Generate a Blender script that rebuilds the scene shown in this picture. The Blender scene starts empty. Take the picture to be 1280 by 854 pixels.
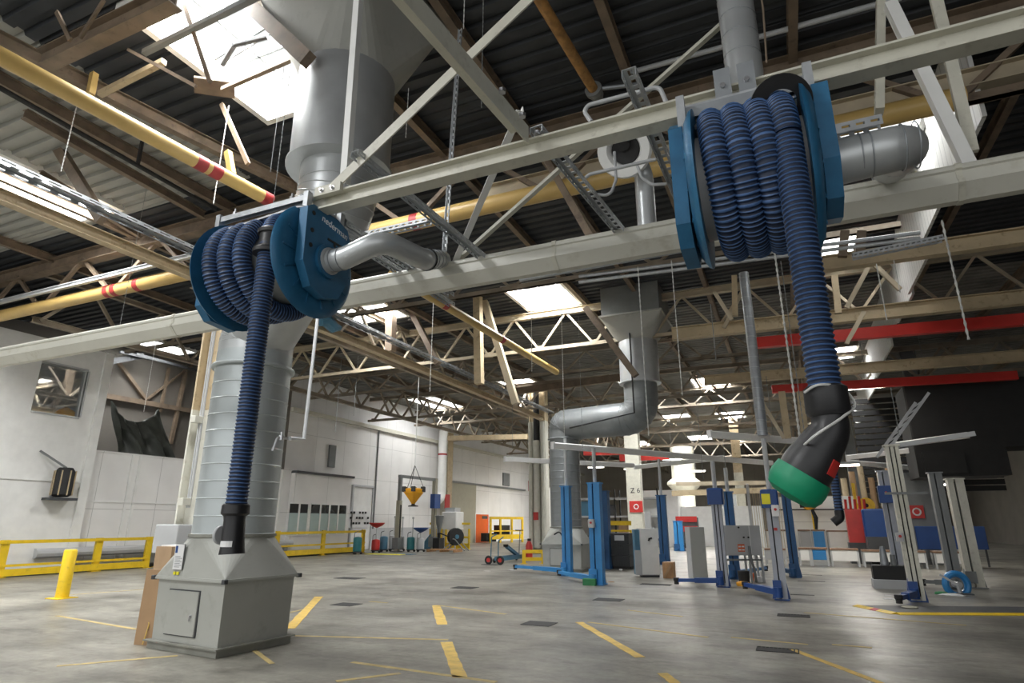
import bpy, math, random
from mathutils import Vector as V, Matrix
PI = math.pi
random.seed(7)
SC = bpy.context.scene
COL = SC.collection
# ------------------------------------------------------------------ camera
FPX, CX, CY = 757.0, 640.0, 427.0
PITCH, YAW, CAMH = math.radians(16.6), math.radians(24.0), 1.6
cam_d = bpy.data.cameras.new('camera'); cam = bpy.data.objects.new('camera', cam_d); COL.objects.link(cam)
cam.location = (0, 0, CAMH); cam.rotation_euler = (PI/2 + PITCH, 0, YAW)
cam_d.sensor_fit = 'HORIZONTAL'; cam_d.sensor_width = 36.0; cam_d.lens = 36.0*FPX/1280.0; cam_d.clip_end = 400
SC.camera = cam
_F = V((-math.sin(YAW)*math.cos(PITCH), math.cos(YAW)*math.cos(PITCH), math.sin(PITCH)))
_R = V((math.cos(YAW), math.sin(YAW), 0)); _U = _R.cross(_F)
def P(px, py, ax, v):
    """the place in the hall that is sighted at a photo pixel and lies on the plane ax = v"""
    d = _F + _R*((px-CX)/FPX) - _U*((py-CY)/FPX); o = V((0, 0, CAMH)); i = 'xyz'.index(ax)
    return o + d*((v-o[i])/d[i])
def G(px, py): return P(px, py, 'z', 0.0)

# ------------------------------------------------------------------ materials
def mat(name, col, rough=.6, metal=0.0, var=.12, scale=3.0, bump=0.0, bscale=40.0, spec=.5, dirt=None, rvar=0.0):
    m = bpy.data.materials.new(name); m.use_nodes = True
    nt = m.node_tree; N = nt.nodes; L = nt.links
    b = N['Principled BSDF']; b.inputs['Roughness'].default_value = rough; b.inputs['Metallic'].default_value = metal
    b.inputs['Specular IOR Level'].default_value = spec
    tc = N.new('ShaderNodeTexCoord'); n = N.new('ShaderNodeTexNoise'); n.inputs['Scale'].default_value = scale; n.inputs['Detail'].default_value = 5
    L.new(tc.outputs['Object'], n.inputs['Vector'])
    r = N.new('ShaderNodeValToRGB'); c = [max(0, x) for x in col]
    r.color_ramp.elements[0].position = .3; r.color_ramp.elements[1].position = .7
    r.color_ramp.elements[0].color = (*[x*(1-var) for x in c], 1); r.color_ramp.elements[1].color = (*[min(1, x*(1+var)) for x in c], 1)
    L.new(n.outputs['Fac'], r.inputs['Fac'])
    out = r.outputs['Color']
    if dirt:
        n2 = N.new('ShaderNodeTexNoise'); n2.inputs['Scale'].default_value = scale*2.3; n2.inputs['Detail'].default_value = 8; n2.inputs['Roughness'].default_value = .7
        L.new(tc.outputs['Object'], n2.inputs['Vector'])
        r2 = N.new('ShaderNodeValToRGB'); r2.color_ramp.elements[0].position = .55; r2.color_ramp.elements[1].position = .72
        L.new(n2.outputs['Fac'], r2.inputs['Fac'])
        mx = N.new('ShaderNodeMixRGB'); mx.inputs['Color2'].default_value = (*dirt, 1)
        L.new(r2.outputs['Color'], mx.inputs['Fac']); L.new(out, mx.inputs['Color1']); out = mx.outputs['Color']
    L.new(out, b.inputs['Base Color'])
    if rvar:
        mr = N.new('ShaderNodeMapRange'); mr.inputs['To Min'].default_value = max(.02, rough-rvar); mr.inputs['To Max'].default_value = min(1, rough+rvar)
        L.new(n.outputs['Fac'], mr.inputs['Value']); L.new(mr.outputs['Result'], b.inputs['Roughness'])
    if bump:
        n3 = N.new('ShaderNodeTexNoise'); n3.inputs['Scale'].default_value = bscale; L.new(tc.outputs['Object'], n3.inputs['Vector'])
        bp = N.new('ShaderNodeBump'); bp.inputs['Strength'].default_value = bump; bp.inputs['Distance'].default_value = .02
        L.new(n3.outputs['Fac'], bp.inputs['Height']); L.new(bp.outputs['Normal'], b.inputs['Normal'])
    return m
def emis(name, col, s):
    m = bpy.data.materials.new(name); m.use_nodes = True; N = m.node_tree.nodes; b = N['Principled BSDF']
    b.inputs['Base Color'].default_value = (*col, 1); b.inputs['Emission Color'].default_value = (*col, 1); b.inputs['Emission Strength'].default_value = s
    return m
def panel_mat(name, col, pw, ph, seam, axis='YZ', rough=.55, var=.06, mortar=.012):
    """painted wall panels with seams (brick texture laid in the wall's own plane)"""
    m = mat(name, col, rough, 0, var, .7, dirt=None); nt = m.node_tree; N = nt.nodes; L = nt.links
    b = N['Principled BSDF']; src = b.inputs['Base Color'].links[0].from_socket
    tc = N.new('ShaderNodeTexCoord'); sp = N.new('ShaderNodeSeparateXYZ'); cb = N.new('ShaderNodeCombineXYZ')
    L.new(tc.outputs['Object'], sp.inputs[0]); L.new(sp.outputs[axis[0]], cb.inputs['X']); L.new(sp.outputs[axis[1]], cb.inputs['Y'])
    br = N.new('ShaderNodeTexBrick'); br.offset = 0; br.inputs['Scale'].default_value = 1; br.inputs['Brick Width'].default_value = pw
    br.inputs['Row Height'].default_value = ph; br.inputs['Mortar Size'].default_value = mortar; br.inputs['Mortar Smooth'].default_value = .2
    br.inputs['Color1'].default_value = (0, 0, 0, 1); br.inputs['Color2'].default_value = (0, 0, 0, 1); br.inputs['Mortar'].default_value = (1, 1, 1, 1)
    L.new(cb.outputs[0], br.inputs['Vector'])
    mx = N.new('ShaderNodeMixRGB'); mx.inputs['Color2'].default_value = (*seam, 1)
    L.new(br.outputs['Color'], mx.inputs['Fac']); L.new(src, mx.inputs['Color1']); L.new(mx.outputs['Color'], b.inputs['Base Color'])
    return m

M = {}
M['white'] = mat('white_paint', (.80, .80, .78), .5, var=.05)
M['offwhite'] = mat('off_white_steel_paint', (.60, .585, .50), .45, var=.06, scale=5, dirt=(.45, .43, .36))
M['rail'] = mat('off_white_rail_paint', (.62, .61, .54), .38, var=.05, scale=2, dirt=(.50, .48, .40))
M['beige'] = mat('beige_steel_paint', (.50, .40, .255), .55, var=.12, scale=2.5, dirt=(.25, .18, .10))
M['brown'] = mat('brown_dusty_steel', (.20, .15, .105), .65, var=.25, scale=2.5, dirt=(.11, .08, .06))
M['ypipe'] = mat('ochre_pipe_paint', (.56, .38, .13), .4, var=.08, scale=2)
M['rustpipe'] = mat('rusty_orange_pipe', (.36, .19, .06), .6, var=.4, scale=8)
M['redband'] = mat('red_band_paint', (.36, .03, .03), .5)
M['red'] = mat('red_rail_paint', (.74, .045, .035), .4, var=.06)
M['deckmid'] = mat('lit_grey_roof_sheet', (.20, .195, .18), .65, var=.25, scale=1.2)  # paler copy of the roof sheet, light on the far roof put into its colour
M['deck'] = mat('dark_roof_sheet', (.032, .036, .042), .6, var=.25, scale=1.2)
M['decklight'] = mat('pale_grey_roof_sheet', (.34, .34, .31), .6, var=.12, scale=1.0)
M['truss'] = mat('weathered_truss_steel', (.28, .235, .18), .65, var=.3, scale=1.5, dirt=(.28, .22, .15))
M['trusslight'] = mat('cream_truss_steel', (.46, .39, .28), .6, var=.2, scale=1.5)
M['galv'] = mat('galvanised_steel', (.46, .48, .50), .42, .45, var=.12, scale=14, rvar=.1)
M['galvdark'] = mat('dull_galvanised_steel', (.32, .34, .36), .42, .45, var=.12, scale=6, rvar=.08)
M['duct'] = mat('galvanised_duct_sheet', (.50, .52, .53), .36, .42, var=.10, scale=2.5, rvar=.08)
M['ductsp'] = mat('spiral_duct_sheet', (.47, .51, .52), .45, .35, var=.07, scale=2.5, rvar=.08)
M['ductgrey'] = mat('grey_painted_duct', (.235, .25, .255), .42, .35, var=.12, scale=2)
M['cab'] = mat('grey_cabinet_paint', (.40, .405, .375), .5, var=.05, scale=1.5, dirt=(.33, .33, .30))
M['cabdirt'] = mat('grimy_plinth_paint', (.24, .24, .21), .6, var=.2, scale=3)
M['blue'] = mat('petrol_blue_steel', (.02, .13, .26), .45, .1, var=.15, scale=8)
M['hose'] = mat('navy_hose_fabric', (.008, .018, .048), .55, var=.2, scale=20)
M['hoserib'] = mat('blue_hose_rib', (.06, .13, .30), .5, var=.15, scale=20)
M['black'] = mat('black_rubber', (.016, .016, .018), .42, var=.2, scale=9)
M['blackm'] = mat('black_matt', (.02, .02, .02), .7)
M['green'] = mat('green_rubber', (.0, .25, .12), .5, var=.08, scale=6)
M['lblue'] = mat('bright_blue_paint', (.035, .24, .56), .38, var=.08, scale=2)
M['mblue'] = mat('mid_blue_paint', (.022, .10, .25), .45, var=.12, scale=2)
M['dblue'] = mat('deep_blue_paint', (.009, .055, .22), .4, var=.1, scale=2)
M['navyarm'] = mat('navy_arm_paint', (.015, .035, .13), .45, var=.15)
M['lgrey'] = mat('light_grey_paint', (.46, .47, .48), .45, var=.05, scale=2)
M['lavgrey'] = mat('bluish_grey_paint', (.36, .38, .43), .42, var=.05, scale=2)
M['mgrey'] = mat('mid_grey_paint', (.20, .21, .21), .5, var=.08)
M['dgrey'] = mat('dark_grey_plastic', (.055, .058, .062), .55, var=.12)
M['yellow'] = mat('safety_yellow_paint', (.74, .50, .015), .45, var=.08, scale=4, dirt=(.5, .34, .03))
M['paintline'] = mat('worn_yellow_floor_paint', (.62, .42, .09), .6, var=.2, scale=6, dirt=(.34, .30, .24))
M['paintthin'] = mat('faded_yellow_floor_paint', (.47, .36, .15), .6, var=.2, scale=4, dirt=(.30, .28, .24))
M['card'] = mat('brown_cardboard', (.36, .23, .125), .8, var=.08, scale=4)
M['card2'] = mat('pale_cardboard', (.44, .30, .18), .8, var=.08, scale=4)
M['wood'] = mat('light_brown_wood', (.40, .22, .10), .6, var=.2, scale=6)
M['benchtop'] = mat('brown_bench_top', (.22, .13, .08), .5, var=.2, scale=6)
M['orange'] = mat('orange_door_paint', (.78, .135, .015), .45, var=.04)
M['teal'] = mat('teal_paint', (.02, .17, .19), .45, var=.1)
M['steelblue'] = mat('steel_blue_paint', (.06, .17, .26), .45, var=.1)
M['tarp'] = mat('dark_green_tarpaulin', (.035, .040, .032), .42, var=.3, scale=2)
M['paper'] = mat('white_paper', (.75, .75, .75), .7, var=.03)
M['ylabel'] = mat('yellow_label', (.75, .68, .03), .6)
M['rope'] = mat('pale_rope', (.62, .62, .60), .6)
M['steel'] = mat('bright_steel', (.6, .6, .62), .3, .9)
M['redp'] = mat('red_plastic', (.5, .03, .025), .45)
M['amber'] = mat('amber_plastic', (.72, .33, .01), .45)
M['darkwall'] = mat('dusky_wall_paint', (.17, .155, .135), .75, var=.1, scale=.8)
M['frost'] = mat('frosted_glass_film', (.40, .50, .49), .25, var=.04)
M['darkglass'] = mat('dark_window_glass', (.02, .022, .022), .12, var=.2, scale=2)
M['olive'] = mat('olive_grey_door_paint', (.37, .35, .27), .6, var=.05)
M['greenbox'] = mat('green_block', (.03, .2, .07), .6)
M['orangelabel'] = mat('orange_label', (.70, .13, .03), .6)
M['text'] = mat('white_lettering', (.8, .82, .85), .5)
M['blacktext'] = mat('dark_lettering', (.03, .03, .04), .6)
M['wallpanel'] = panel_mat('white_wall_panels', (.80, .79, .775), 2.4, 2.05, (.50, .49, .48), 'YZ')
M['wallpanel2'] = panel_mat('white_translucent_cladding', (.78, .78, .79), 1.0, 6, (.62, .62, .63), 'YZ')
M['endwall'] = panel_mat('end_wall_cladding', (.33, .30, .25), 1.2, 9, (.20, .18, .15), 'XZ')
M['panelx'] = panel_mat('white_partition_panels', (.78, .78, .75), 2.5, 1.6, (.45, .45, .44), 'XZ')
M['draft'] = panel_mat('pale_corrugated_board', (.62, .62, .60), .24, 20, (.42, .42, .41), 'YZ', mortar=.02)

# concrete floor: broad grey and beige blotches, long scrapes, fine grain, a little polish
fm = bpy.data.materials.new('worn_concrete'); fm.use_nodes = True
N = fm.node_tree.nodes; L = fm.node_tree.links; b = N['Principled BSDF']
tc = N.new('ShaderNodeTexCoord')
def _noise(scale, sx=1, sy=1, det=6, ro=.6, rot=0.0):
    mp = N.new('ShaderNodeMapping'); mp.inputs['Scale'].default_value = (sx, sy, 1); mp.inputs['Rotation'].default_value = (0, 0, rot)
    n = N.new('ShaderNodeTexNoise'); n.inputs['Scale'].default_value = scale; n.inputs['Detail'].default_value = det; n.inputs['Roughness'].default_value = ro
    L.new(tc.outputs['Object'], mp.inputs[0]); L.new(mp.outputs[0], n.inputs['Vector']); return n
def _ramp(n, stops):
    r = N.new('ShaderNodeValToRGB'); e = r.color_ramp.elements
    while len(e) < len(stops): e.new(.5)
    for k, (p, c) in enumerate(stops): e[k].position = p; e[k].color = (*c, 1)
    L.new(n.outputs['Fac'], r.inputs['Fac']); return r
r1 = _ramp(_noise(.55, 1, 1, 7, .62), [(.34, (.148, .140, .118)), (.5, (.262, .250, .213)), (.66, (.36, .343, .292))])
r2 = _ramp(_noise(.9, .35, 1.7, 8, .7, .42), [(.42, (.48, .48, .48)), (.62, (1, 1, 1))])
r3 = _ramp(_noise(9, 1, 1, 8, .7), [(.35, (.78, .78, .78)), (.65, (1.12, 1.12, 1.12))])
r4 = _ramp(_noise(2.6, .5, 1.3, 9, .75, -.3), [(.36, (.62, .61, .60)), (.47, (1, 1, 1))])
def _mul(a, c, f):
    m = N.new('ShaderNodeMixRGB'); m.blend_type = 'MULTIPLY'; m.inputs['Fac'].default_value = f; L.new(a, m.inputs['Color1']); L.new(c, m.inputs['Color2']); return m.outputs['Color']
o = _mul(_mul(_mul(r1.outputs['Color'], r2.outputs['Color'], .55), r3.outputs['Color'], .9), r4.outputs['Color'], 1.0)
L.new(o, b.inputs['Base Color'])
rr = N.new('ShaderNodeMapRange'); rr.inputs['To Min'].default_value = .22; rr.inputs['To Max'].default_value = .58
L.new(_noise(1.3, 1, 1, 6).outputs['Fac'], rr.inputs['Value']); L.new(rr.outputs['Result'], b.inputs['Roughness'])
b.inputs['Specular IOR Level'].default_value = .4
M['floor'] = fm
# roof glazing: thin translucent sheet
gm = bpy.data.materials.new('rooflight_glazing'); gm.use_nodes = True; N = gm.node_tree.nodes; L = gm.node_tree.links
N.remove(N['Principled BSDF']); o_ = N['Material Output']; tr = N.new('ShaderNodeBsdfTransparent'); tr.inputs[0].default_value = (.95, .96, .97, 1)
gl = N.new('ShaderNodeBsdfGlossy'); gl.inputs['Roughness'].default_value = .1; mx = N.new('ShaderNodeMixShader'); mx.inputs[0].default_value = .06
L.new(tr.outputs[0], mx.inputs[1]); L.new(gl.outputs[0], mx.inputs[2]); L.new(mx.outputs[0], o_.inputs['Surface']); M['glazing'] = gm
wg = bpy.data.materials.new('window_glass'); wg.use_nodes = True; N = wg.node_tree.nodes; L = wg.node_tree.links
N.remove(N['Principled BSDF']); o_ = N['Material Output']; tr = N.new('ShaderNodeBsdfTransparent'); tr.inputs[0].default_value = (.8, .82, .82, 1)
gl = N.new('ShaderNodeBsdfGlossy'); gl.inputs['Roughness'].default_value = .03; mx = N.new('ShaderNodeMixShader'); mx.inputs[0].default_value = .2
L.new(tr.outputs[0], mx.inputs[1]); L.new(gl.outputs[0], mx.inputs[2]); L.new(mx.outputs[0], o_.inputs['Surface']); M['glass'] = wg

# ------------------------------------------------------------------ mesh helpers
def frame_of(d, up=V((0, 0, 1))):
    d = d.normalized(); up = V(up)
    if abs(d.dot(up)) > .995: up = V((0, 1, 0)) if abs(d.y) < .9 else V((1, 0, 0))
    s = d.cross(up).normalized(); u = s.cross(d).normalized()
    return d, s, u
class MB:
    def __init__(self): self.v = []; self.f = []; self.m = []; self.cur = 0
    def add(self, vs, fs):
        o = len(self.v); self.v += [V(x) for x in vs]; self.f += [[i+o for i in f] for f in fs]; self.m += [self.cur]*len(fs); return self
    def mi(self, k): self.cur = k; return self
    def box(self, x0, x1, y0, y1, z0, z1, R=None, o=None):
        vs = [V((x, y, z)) for z in (z0, z1) for y in (y0, y1) for x in (x0, x1)]
        if R is not None: vs = [R @ w for w in vs]
        if o is not None: vs = [w+V(o) for w in vs]
        return self.add(vs, [[0, 2, 3, 1], [4, 5, 7, 6], [0, 1, 5, 4], [2, 6, 7, 3], [0, 4, 6, 2], [1, 3, 7, 5]])
    def cbox(self, x0, x1, y0, y1, z0, z1, c=.01):
        """box with chamfered vertical and top edges"""
        p = [(x0+c, y0), (x1-c, y0), (x1, y0+c), (x1, y1-c), (x1-c, y1), (x0+c, y1), (x0, y1-c), (x0, y0+c)]
        q = [(x0+2*c, y0+c), (x1-2*c, y0+c), (x1-c, y0+2*c), (x1-c, y1-2*c), (x1-2*c, y1-c), (x0+2*c, y1-c), (x0+c, y1-2*c), (x0+c, y0+2*c)]
        return self.rings([[V((a, b_, z0)) for a, b_ in p], [V((a, b_, z1-c)) for a, b_ in p], [V((a, b_, z1)) for a, b_ in q]])
    def rings(self, rs, cap0=True, cap1=True, close=True):
        n = len(rs[0]); vs = [p for r in rs for p in r]; fs = []
        for k in range(len(rs)-1):
            for i in range(n if close else n-1):
                j = (i+1) % n; fs.append([k*n+i, k*n+j, (k+1)*n+j, (k+1)*n+i])
        if cap0: fs.append(list(range(n))[::-1])
        if cap1: fs.append([(len(rs)-1)*n+i for i in range(n)])
        return self.add(vs, fs)
    def sweep(self, p0, p1, poly, up=(0, 0, 1)):
        """a section polygon [(side, up)] carried from p0 to p1"""
        p0, p1 = V(p0), V(p1); d, s, u = frame_of(p1-p0, up)
        return self.rings([[p+s*a+u*b_ for a, b_ in poly] for p in (p0, p1)])
    def bar(self, p0, p1, w, h=None, up=(0, 0, 1)):
        h = h or w; return self.sweep(p0, p1, [(-w/2, -h/2), (w/2, -h/2), (w/2, h/2), (-w/2, h/2)], up)
    def angle(self, p0, p1, a, t, sx=1, sy=1, up=(0, 0, 1)):
        return self.sweep(p0, p1, [(x*sx, y*sy) for x, y in [(0, 0), (a, 0), (a, t), (t, t), (t, a), (0, a)]], up)
    def ibeam(self, p0, p1, w, h, t, up=(0, 0, 1)):
        a, b_ = w/2, h/2; s = t/2
        return self.sweep(p0, p1, [(-a, -b_), (a, -b_), (a, -b_+t), (s, -b_+t), (s, b_-t), (a, b_-t), (a, b_), (-a, b_), (-a, b_-t), (-s, b_-t), (-s, -b_+t), (-a, -b_+t)], up)
    def chan(self, p0, p1, w, h, t, up=(0, 0, 1)):
        a = w/2
        return self.sweep(p0, p1, [(-a, -h), (-a, 0), (a, 0), (a, -h), (a-t, -h), (a-t, -t), (-a+t, -t), (-a+t, -h)], up)
    def slotted(self, p0, p1, w, h, up=(0, 0, 1), pitch=.075, slot=.6, t=.004):
        """slotted mounting channel: a C of sheet whose three faces are punched"""
        p0, p1 = V(p0), V(p1); L_ = (p1-p0).length; d, s, u = frame_of(p1-p0, up)
        prof = [(-w/2, -h), (-w/2, -h*.64), (-w/2, -h*.36), (-w/2, 0), (-w*.17, 0), (w*.17, 0), (w/2, 0), (w/2, -h*.36), (w/2, -h*.64), (w/2, -h)]
        holes = {1, 4, 7}; n = max(2, int(L_/pitch)); pit = L_/n; ts = [0]
        for k in range(n): ts += [k*pit+pit*(1-slot)/2, k*pit+pit*(1+slot)/2]
        ts.append(L_)
        inn = [(x*(1-2*t/w) if abs(x) > w*.4 else x, y-(t if abs(y) < 1e-6 else 0)) for x, y in prof]
        m = len(prof); o = len(self.v)
        for tt in ts:
            for x, y in prof+inn: self.v.append(p0+d*tt+s*x+u*y)
        q = 2*m; solid = lambda k, i: 0 <= k < len(ts)-1 and 0 <= i < m-1 and not (k % 2 == 1 and i in holes)
        F = lambda a: (self.f.append([x+o for x in a]), self.m.append(self.cur))
        for k in range(len(ts)-1):
            for i in range(m-1):
                if not solid(k, i): continue
                a, b_, c, e = k*q+i, k*q+i+1, (k+1)*q+i+1, (k+1)*q+i
                F([a, e, c, b_]); F([a+m, b_+m, c+m, e+m])
                if not solid(k-1, i): F([a, b_, b_+m, a+m])
                if not solid(k+1, i): F([c, e, e+m, c+m])
                if not solid(k, i-1): F([e, a, a+m, e+m])
                if not solid(k, i+1): F([b_, c, c+m, b_+m])
        return self
    def tube(self, pts, r, seg=10, cap=True, close=False):
        pts = [V(p) for p in pts]; n = len(pts); rr_ = r if isinstance(r, (list, tuple)) else [r]*n
        T = []
        for i in range(n):
            a = pts[(i-1) % n] if close else pts[max(0, i-1)]; c = pts[(i+1) % n] if close else pts[min(n-1, i+1)]
            t = c-a; T.append(t.normalized() if t.length > 1e-9 else (T[-1] if T else V((0, 0, 1))))
        _, s, u = frame_of(T[0]); rs = []
        for i in range(n):
            if i:
                ax = T[i-1].cross(T[i])
                if ax.length > 1e-8:
                    q = Matrix.Rotation(T[i-1].angle(T[i]), 3, ax.normalized()); s = q @ s; u = q @ u
            rs.append([pts[i]+(s*math.cos(2*PI*k/seg)+u*math.sin(2*PI*k/seg))*rr_[i] for k in range(seg)])
        if close: rs.append(rs[0][:])
        return self.rings(rs, cap and not close, cap and not close)
    def lathe(self, c, axis, prof, seg=24, cap=True):
        """profile [(radius, offset along axis)]"""
        c = V(c); d, s, u = frame_of(V(axis)); rs = []
        for r, h in prof: rs.append([c+d*h+(s*math.cos(2*PI*k/seg)+u*math.sin(2*PI*k/seg))*max(r, 1e-4) for k in range(seg)])
        return self.rings(rs, cap, cap)
    def torus(self, c, axis, R, r, seg=28, s2=8):
        c = V(c); d, s, u = frame_of(V(axis))
        return self.tube([c+(s*math.cos(2*PI*k/seg)+u*math.sin(2*PI*k/seg))*R for k in range(seg)], r, s2, close=True)
    def prism(self, poly, ext):
        """3-D polygon pushed along ext"""
        a = [V(p) for p in poly]; return self.rings([a, [p+V(ext) for p in a]])
    def build(self, name, m, parent=None, smooth=False, sharp=35):
        me = bpy.data.meshes.new(name); off = ORG.get(parent.name, V((0, 0, 0))) if parent else V((0, 0, 0))
        me.from_pydata([tuple(p-off) for p in self.v], [], self.f); me.update()
        ms = m if isinstance(m, (list, tuple)) else [m]
        for x in ms: me.materials.append(M[x] if isinstance(x, str) else x)
        if len(ms) > 1: me.polygons.foreach_set('material_index', self.m)
        import bmesh
        bm = bmesh.new(); bm.from_mesh(me); bmesh.ops.recalc_face_normals(bm, faces=bm.faces[:]); bm.to_mesh(me); bm.free()
        if smooth:
            me.polygons.foreach_set('use_smooth', [True]*len(me.polygons)); me.set_sharp_from_angle(angle=math.radians(sharp))
        o = bpy.data.objects.new(name, me); COL.objects.link(o)
        if parent: o.parent = parent; ORG[o.name] = off
        else: ORG[o.name] = V((0, 0, 0))
        return o
ORG = {}
def tag(o, label=None, cat=None, group=None, kind=None):
    if label: o['label'] = label
    if cat: o['category'] = cat
    if group: o['group'] = group
    if kind: o['kind'] = kind
    return o
def thing(name, label, cat, loc=(0, 0, 0), group=None, kind=None):
    o = bpy.data.objects.new(name, None); COL.objects.link(o); o.location = loc; o.empty_display_size = .1
    ORG[o.name] = V(loc); return tag(o, label, cat, group, kind)
def dup(root, loc, rz=0.0, label=None, group=None):
    """a copy of a thing with copies of its parts and their sub-parts"""
    r = root.copy(); COL.objects.link(r); r.location = loc; r.rotation_euler = (0, 0, rz)
    if label: r['label'] = label
    if group: r['group'] = group
    for ch in list(root.children):
        c = ch.copy(); COL.objects.link(c); c.parent = r
        for g in list(ch.children):
            e = g.copy(); COL.objects.link(e); e.parent = c
    return r
def structure(mb, name, m, smooth=False): return tag(mb.build(name, m, None, smooth), kind='structure')
def fillet(pts, rad, n=8):
    pts = [V(p) for p in pts]; out = [pts[0]]
    for i in range(1, len(pts)-1):
        a, b_, c = pts[i-1], pts[i], pts[i+1]; u = (a-b_).normalized(); w = (c-b_).normalized(); th = u.angle(w)
        if th > PI-.02: out.append(b_); continue
        tl = min(rad/math.tan(th/2), (a-b_).length*.49, (c-b_).length*.49); p0, p1 = b_+u*tl, b_+w*tl
        r_ = tl*math.tan(th/2); cen = b_+(u+w).normalized()*(r_/math.sin(th/2)); e0 = p0-cen; tot = PI-th; ax = e0.cross(p1-cen).normalized()
        for k in range(n+1): out.append(cen+Matrix.Rotation(tot*k/n, 3, ax) @ e0)
    out.append(pts[-1]); return out
def resample(pts, step):
    out = [pts[0].copy()]; acc = 0.0
    for a, b_ in zip(pts, pts[1:]):
        L_ = (b_-a).length; t = step-acc
        while t <= L_: out.append(a.lerp(b_, t/L_)); t += step
        acc = L_-(t-step)
    return out
def text(body, size, loc, xdir, ydir, m, parent, name='lettering', depth=.002, align='CENTER'):
    cu = bpy.data.curves.new('t', 'FONT'); cu.body = body; cu.size = size; cu.align_x = align; cu.align_y = 'CENTER'; cu.extrude = depth
    t = bpy.data.objects.new('t', cu); COL.objects.link(t); bpy.context.view_layer.update()
    me = bpy.data.meshes.new_from_object(t.evaluated_get(bpy.context.evaluated_depsgraph_get())); bpy.data.objects.remove(t)
    x = V(xdir).normalized(); z = x.cross(V(ydir)).normalized(); y = z.cross(x); off = ORG.get(parent.name, V((0, 0, 0)))
    for v in me.vertices: v.co = V(loc)+x*v.co.x+y*v.co.y+z*v.co.z-off
    me.materials.clear(); me.materials.append(M[m]); o = bpy.data.objects.new(name, me); COL.objects.link(o); o.parent = parent; ORG[o.name] = off
    return o
SKYW, WORLDW, EXPO = 180.0, .95, 0.42
# ================================================================== the setting
ROOF, TB, TT = 9.3, 7.55, 8.95           # roof sheet, truss bottom chord, truss top chord
XL, XR, Y0, Y1 = -27.5, 15.0, -9.0, 80.0
flo = structure(MB().add([(XL, Y0-6, 0), (XR, Y0-6, 0), (XR, Y1, 0), (XL, Y1, 0), (XL, Y0-6, -.3), (XR, Y0-6, -.3), (XR, Y1, -.3), (XL, Y1, -.3)], [[0, 1, 2, 3], [7, 6, 5, 4], [0, 4, 5, 1], [1, 5, 6, 2], [2, 6, 7, 3], [3, 7, 4, 0]]), 'floor', 'floor')
def line(a, b, w, m='paintline', z=.004):
    a, b = V(a), V(b); d = (b-a).normalized(); s = V((-d.y, d.x, 0))*w/2; n = 10; rs = random.Random(int(a.x*100)); r = []
    for k in range(n+1):
        p = a.lerp(b, k/n); e = 1+rs.uniform(-.12, .12)
        r.append([p+s*e+V((0, 0, .0005)), p+s*e+V((0, 0, z)), p-s*e+V((0, 0, z)), p-s*e+V((0, 0, .0005))])
    tag(MB().rings(r).build('painted_line', m, flo), 'worn yellow line painted on the concrete' if m == 'paintline' else 'thin faded yellow line on the concrete')
for a, b, w in [((399, 746), (362, 786), .17), ((545, 757), (553, 781), .17), ((558, 803), (575, 847), .15), ((724, 778), (800, 822), .13), ((828, 842), (852, 860), .11), ((990, 812), (1108, 857), .09)]:
    line(G(*a), G(*b), w)
for a, b in [((548, 757), (632, 768)), ((735, 778), (885, 797)), ((785, 763), (853, 771)), ((914, 797), (1010, 806)), ((1005, 766), (1208, 782)), ((71, 770), (170, 787)), ((85, 744), (180, 737)), ((420, 852), (500, 842)), ((440, 828), (620, 853)), ((71, 833), (222, 820)), ((365, 795), (560, 800)), ((462, 752), (484, 754)), ((1040, 806), (1090, 810)), ((300, 800), (340, 830)), ((380, 762), (362, 766))]:
    line(G(*a), G(*b), .07, 'paintthin')
# ---- rooflights, some of them added for light, and roof sheet
SKY = [(-8.65, -6.45, 4.4, 7.46), (-8.2, -6.1, 17.5, 20.0), (-14.9, -12.6, 16.9, 18.6), (1.5, 3.3, 12.2, 13.9), (1.4, 2.6, 17.5, 19.0), (-22.0, -19.6, 32.5, 37.0), (-14.4, -12.4, 30.2, 32.6), (-4.4, -2.3, 46.0, 49.0), (2.4, 3.6, 30.2, 32.6), (-16.9, -14.7, 5.5, 8.6), (-8.65, -6.45, -6.5, -2.5), (-8.2, -6.1, 31.5, 34.5), (-14.4, -12.4, 45, 48), (-4.4, -2.3, 60, 63), (-20, -17.5, 52, 56), (-8.2, -6.1, 45.5, 48.5), (-8.2, -6.1, 58, 61), (2.4, 3.8, 44, 47), (2.4, 3.8, 57, 60), (-14.4, -12.4, 60, 63), (-26.4, -24.6, 15, 19), (-4.4, -2.3, 34, 37)]  # unseen ones behind the viewer, over the recess and far back added to brighten
mb = MB()
ys = sorted({Y0, Y1, 8.9, 22.0} | {y for s in SKY for y in s[2:]}); W = .32
def deck_piece(x0, x1, y0, y1):
    prof = []; k = math.floor(y0/W)
    pts = []
    while k*W < y1:
        for dy, dz in ((0, 0), (.16, 0), (.19, .07), (.29, .07)): pts.append((k*W+dy, ROOF+dz))
        k += 1
    prof = [(y0, ROOF)] + [p for p in pts if y0 < p[0] < y1] + [(y1, ROOF)]
    rr = [[V((x, y, z)) for y, z in prof] + [V((x, y1, ROOF+.2)), V((x, y0, ROOF+.2))] for x in (x0, x1)]
    mb.mi(1 if (x0 < -9 and x1 <= -10.6 and y1 <= 8.95) else (2 if y0 >= 21.9 else 0)).rings(rr)  # far pieces take the lit grey
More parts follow.
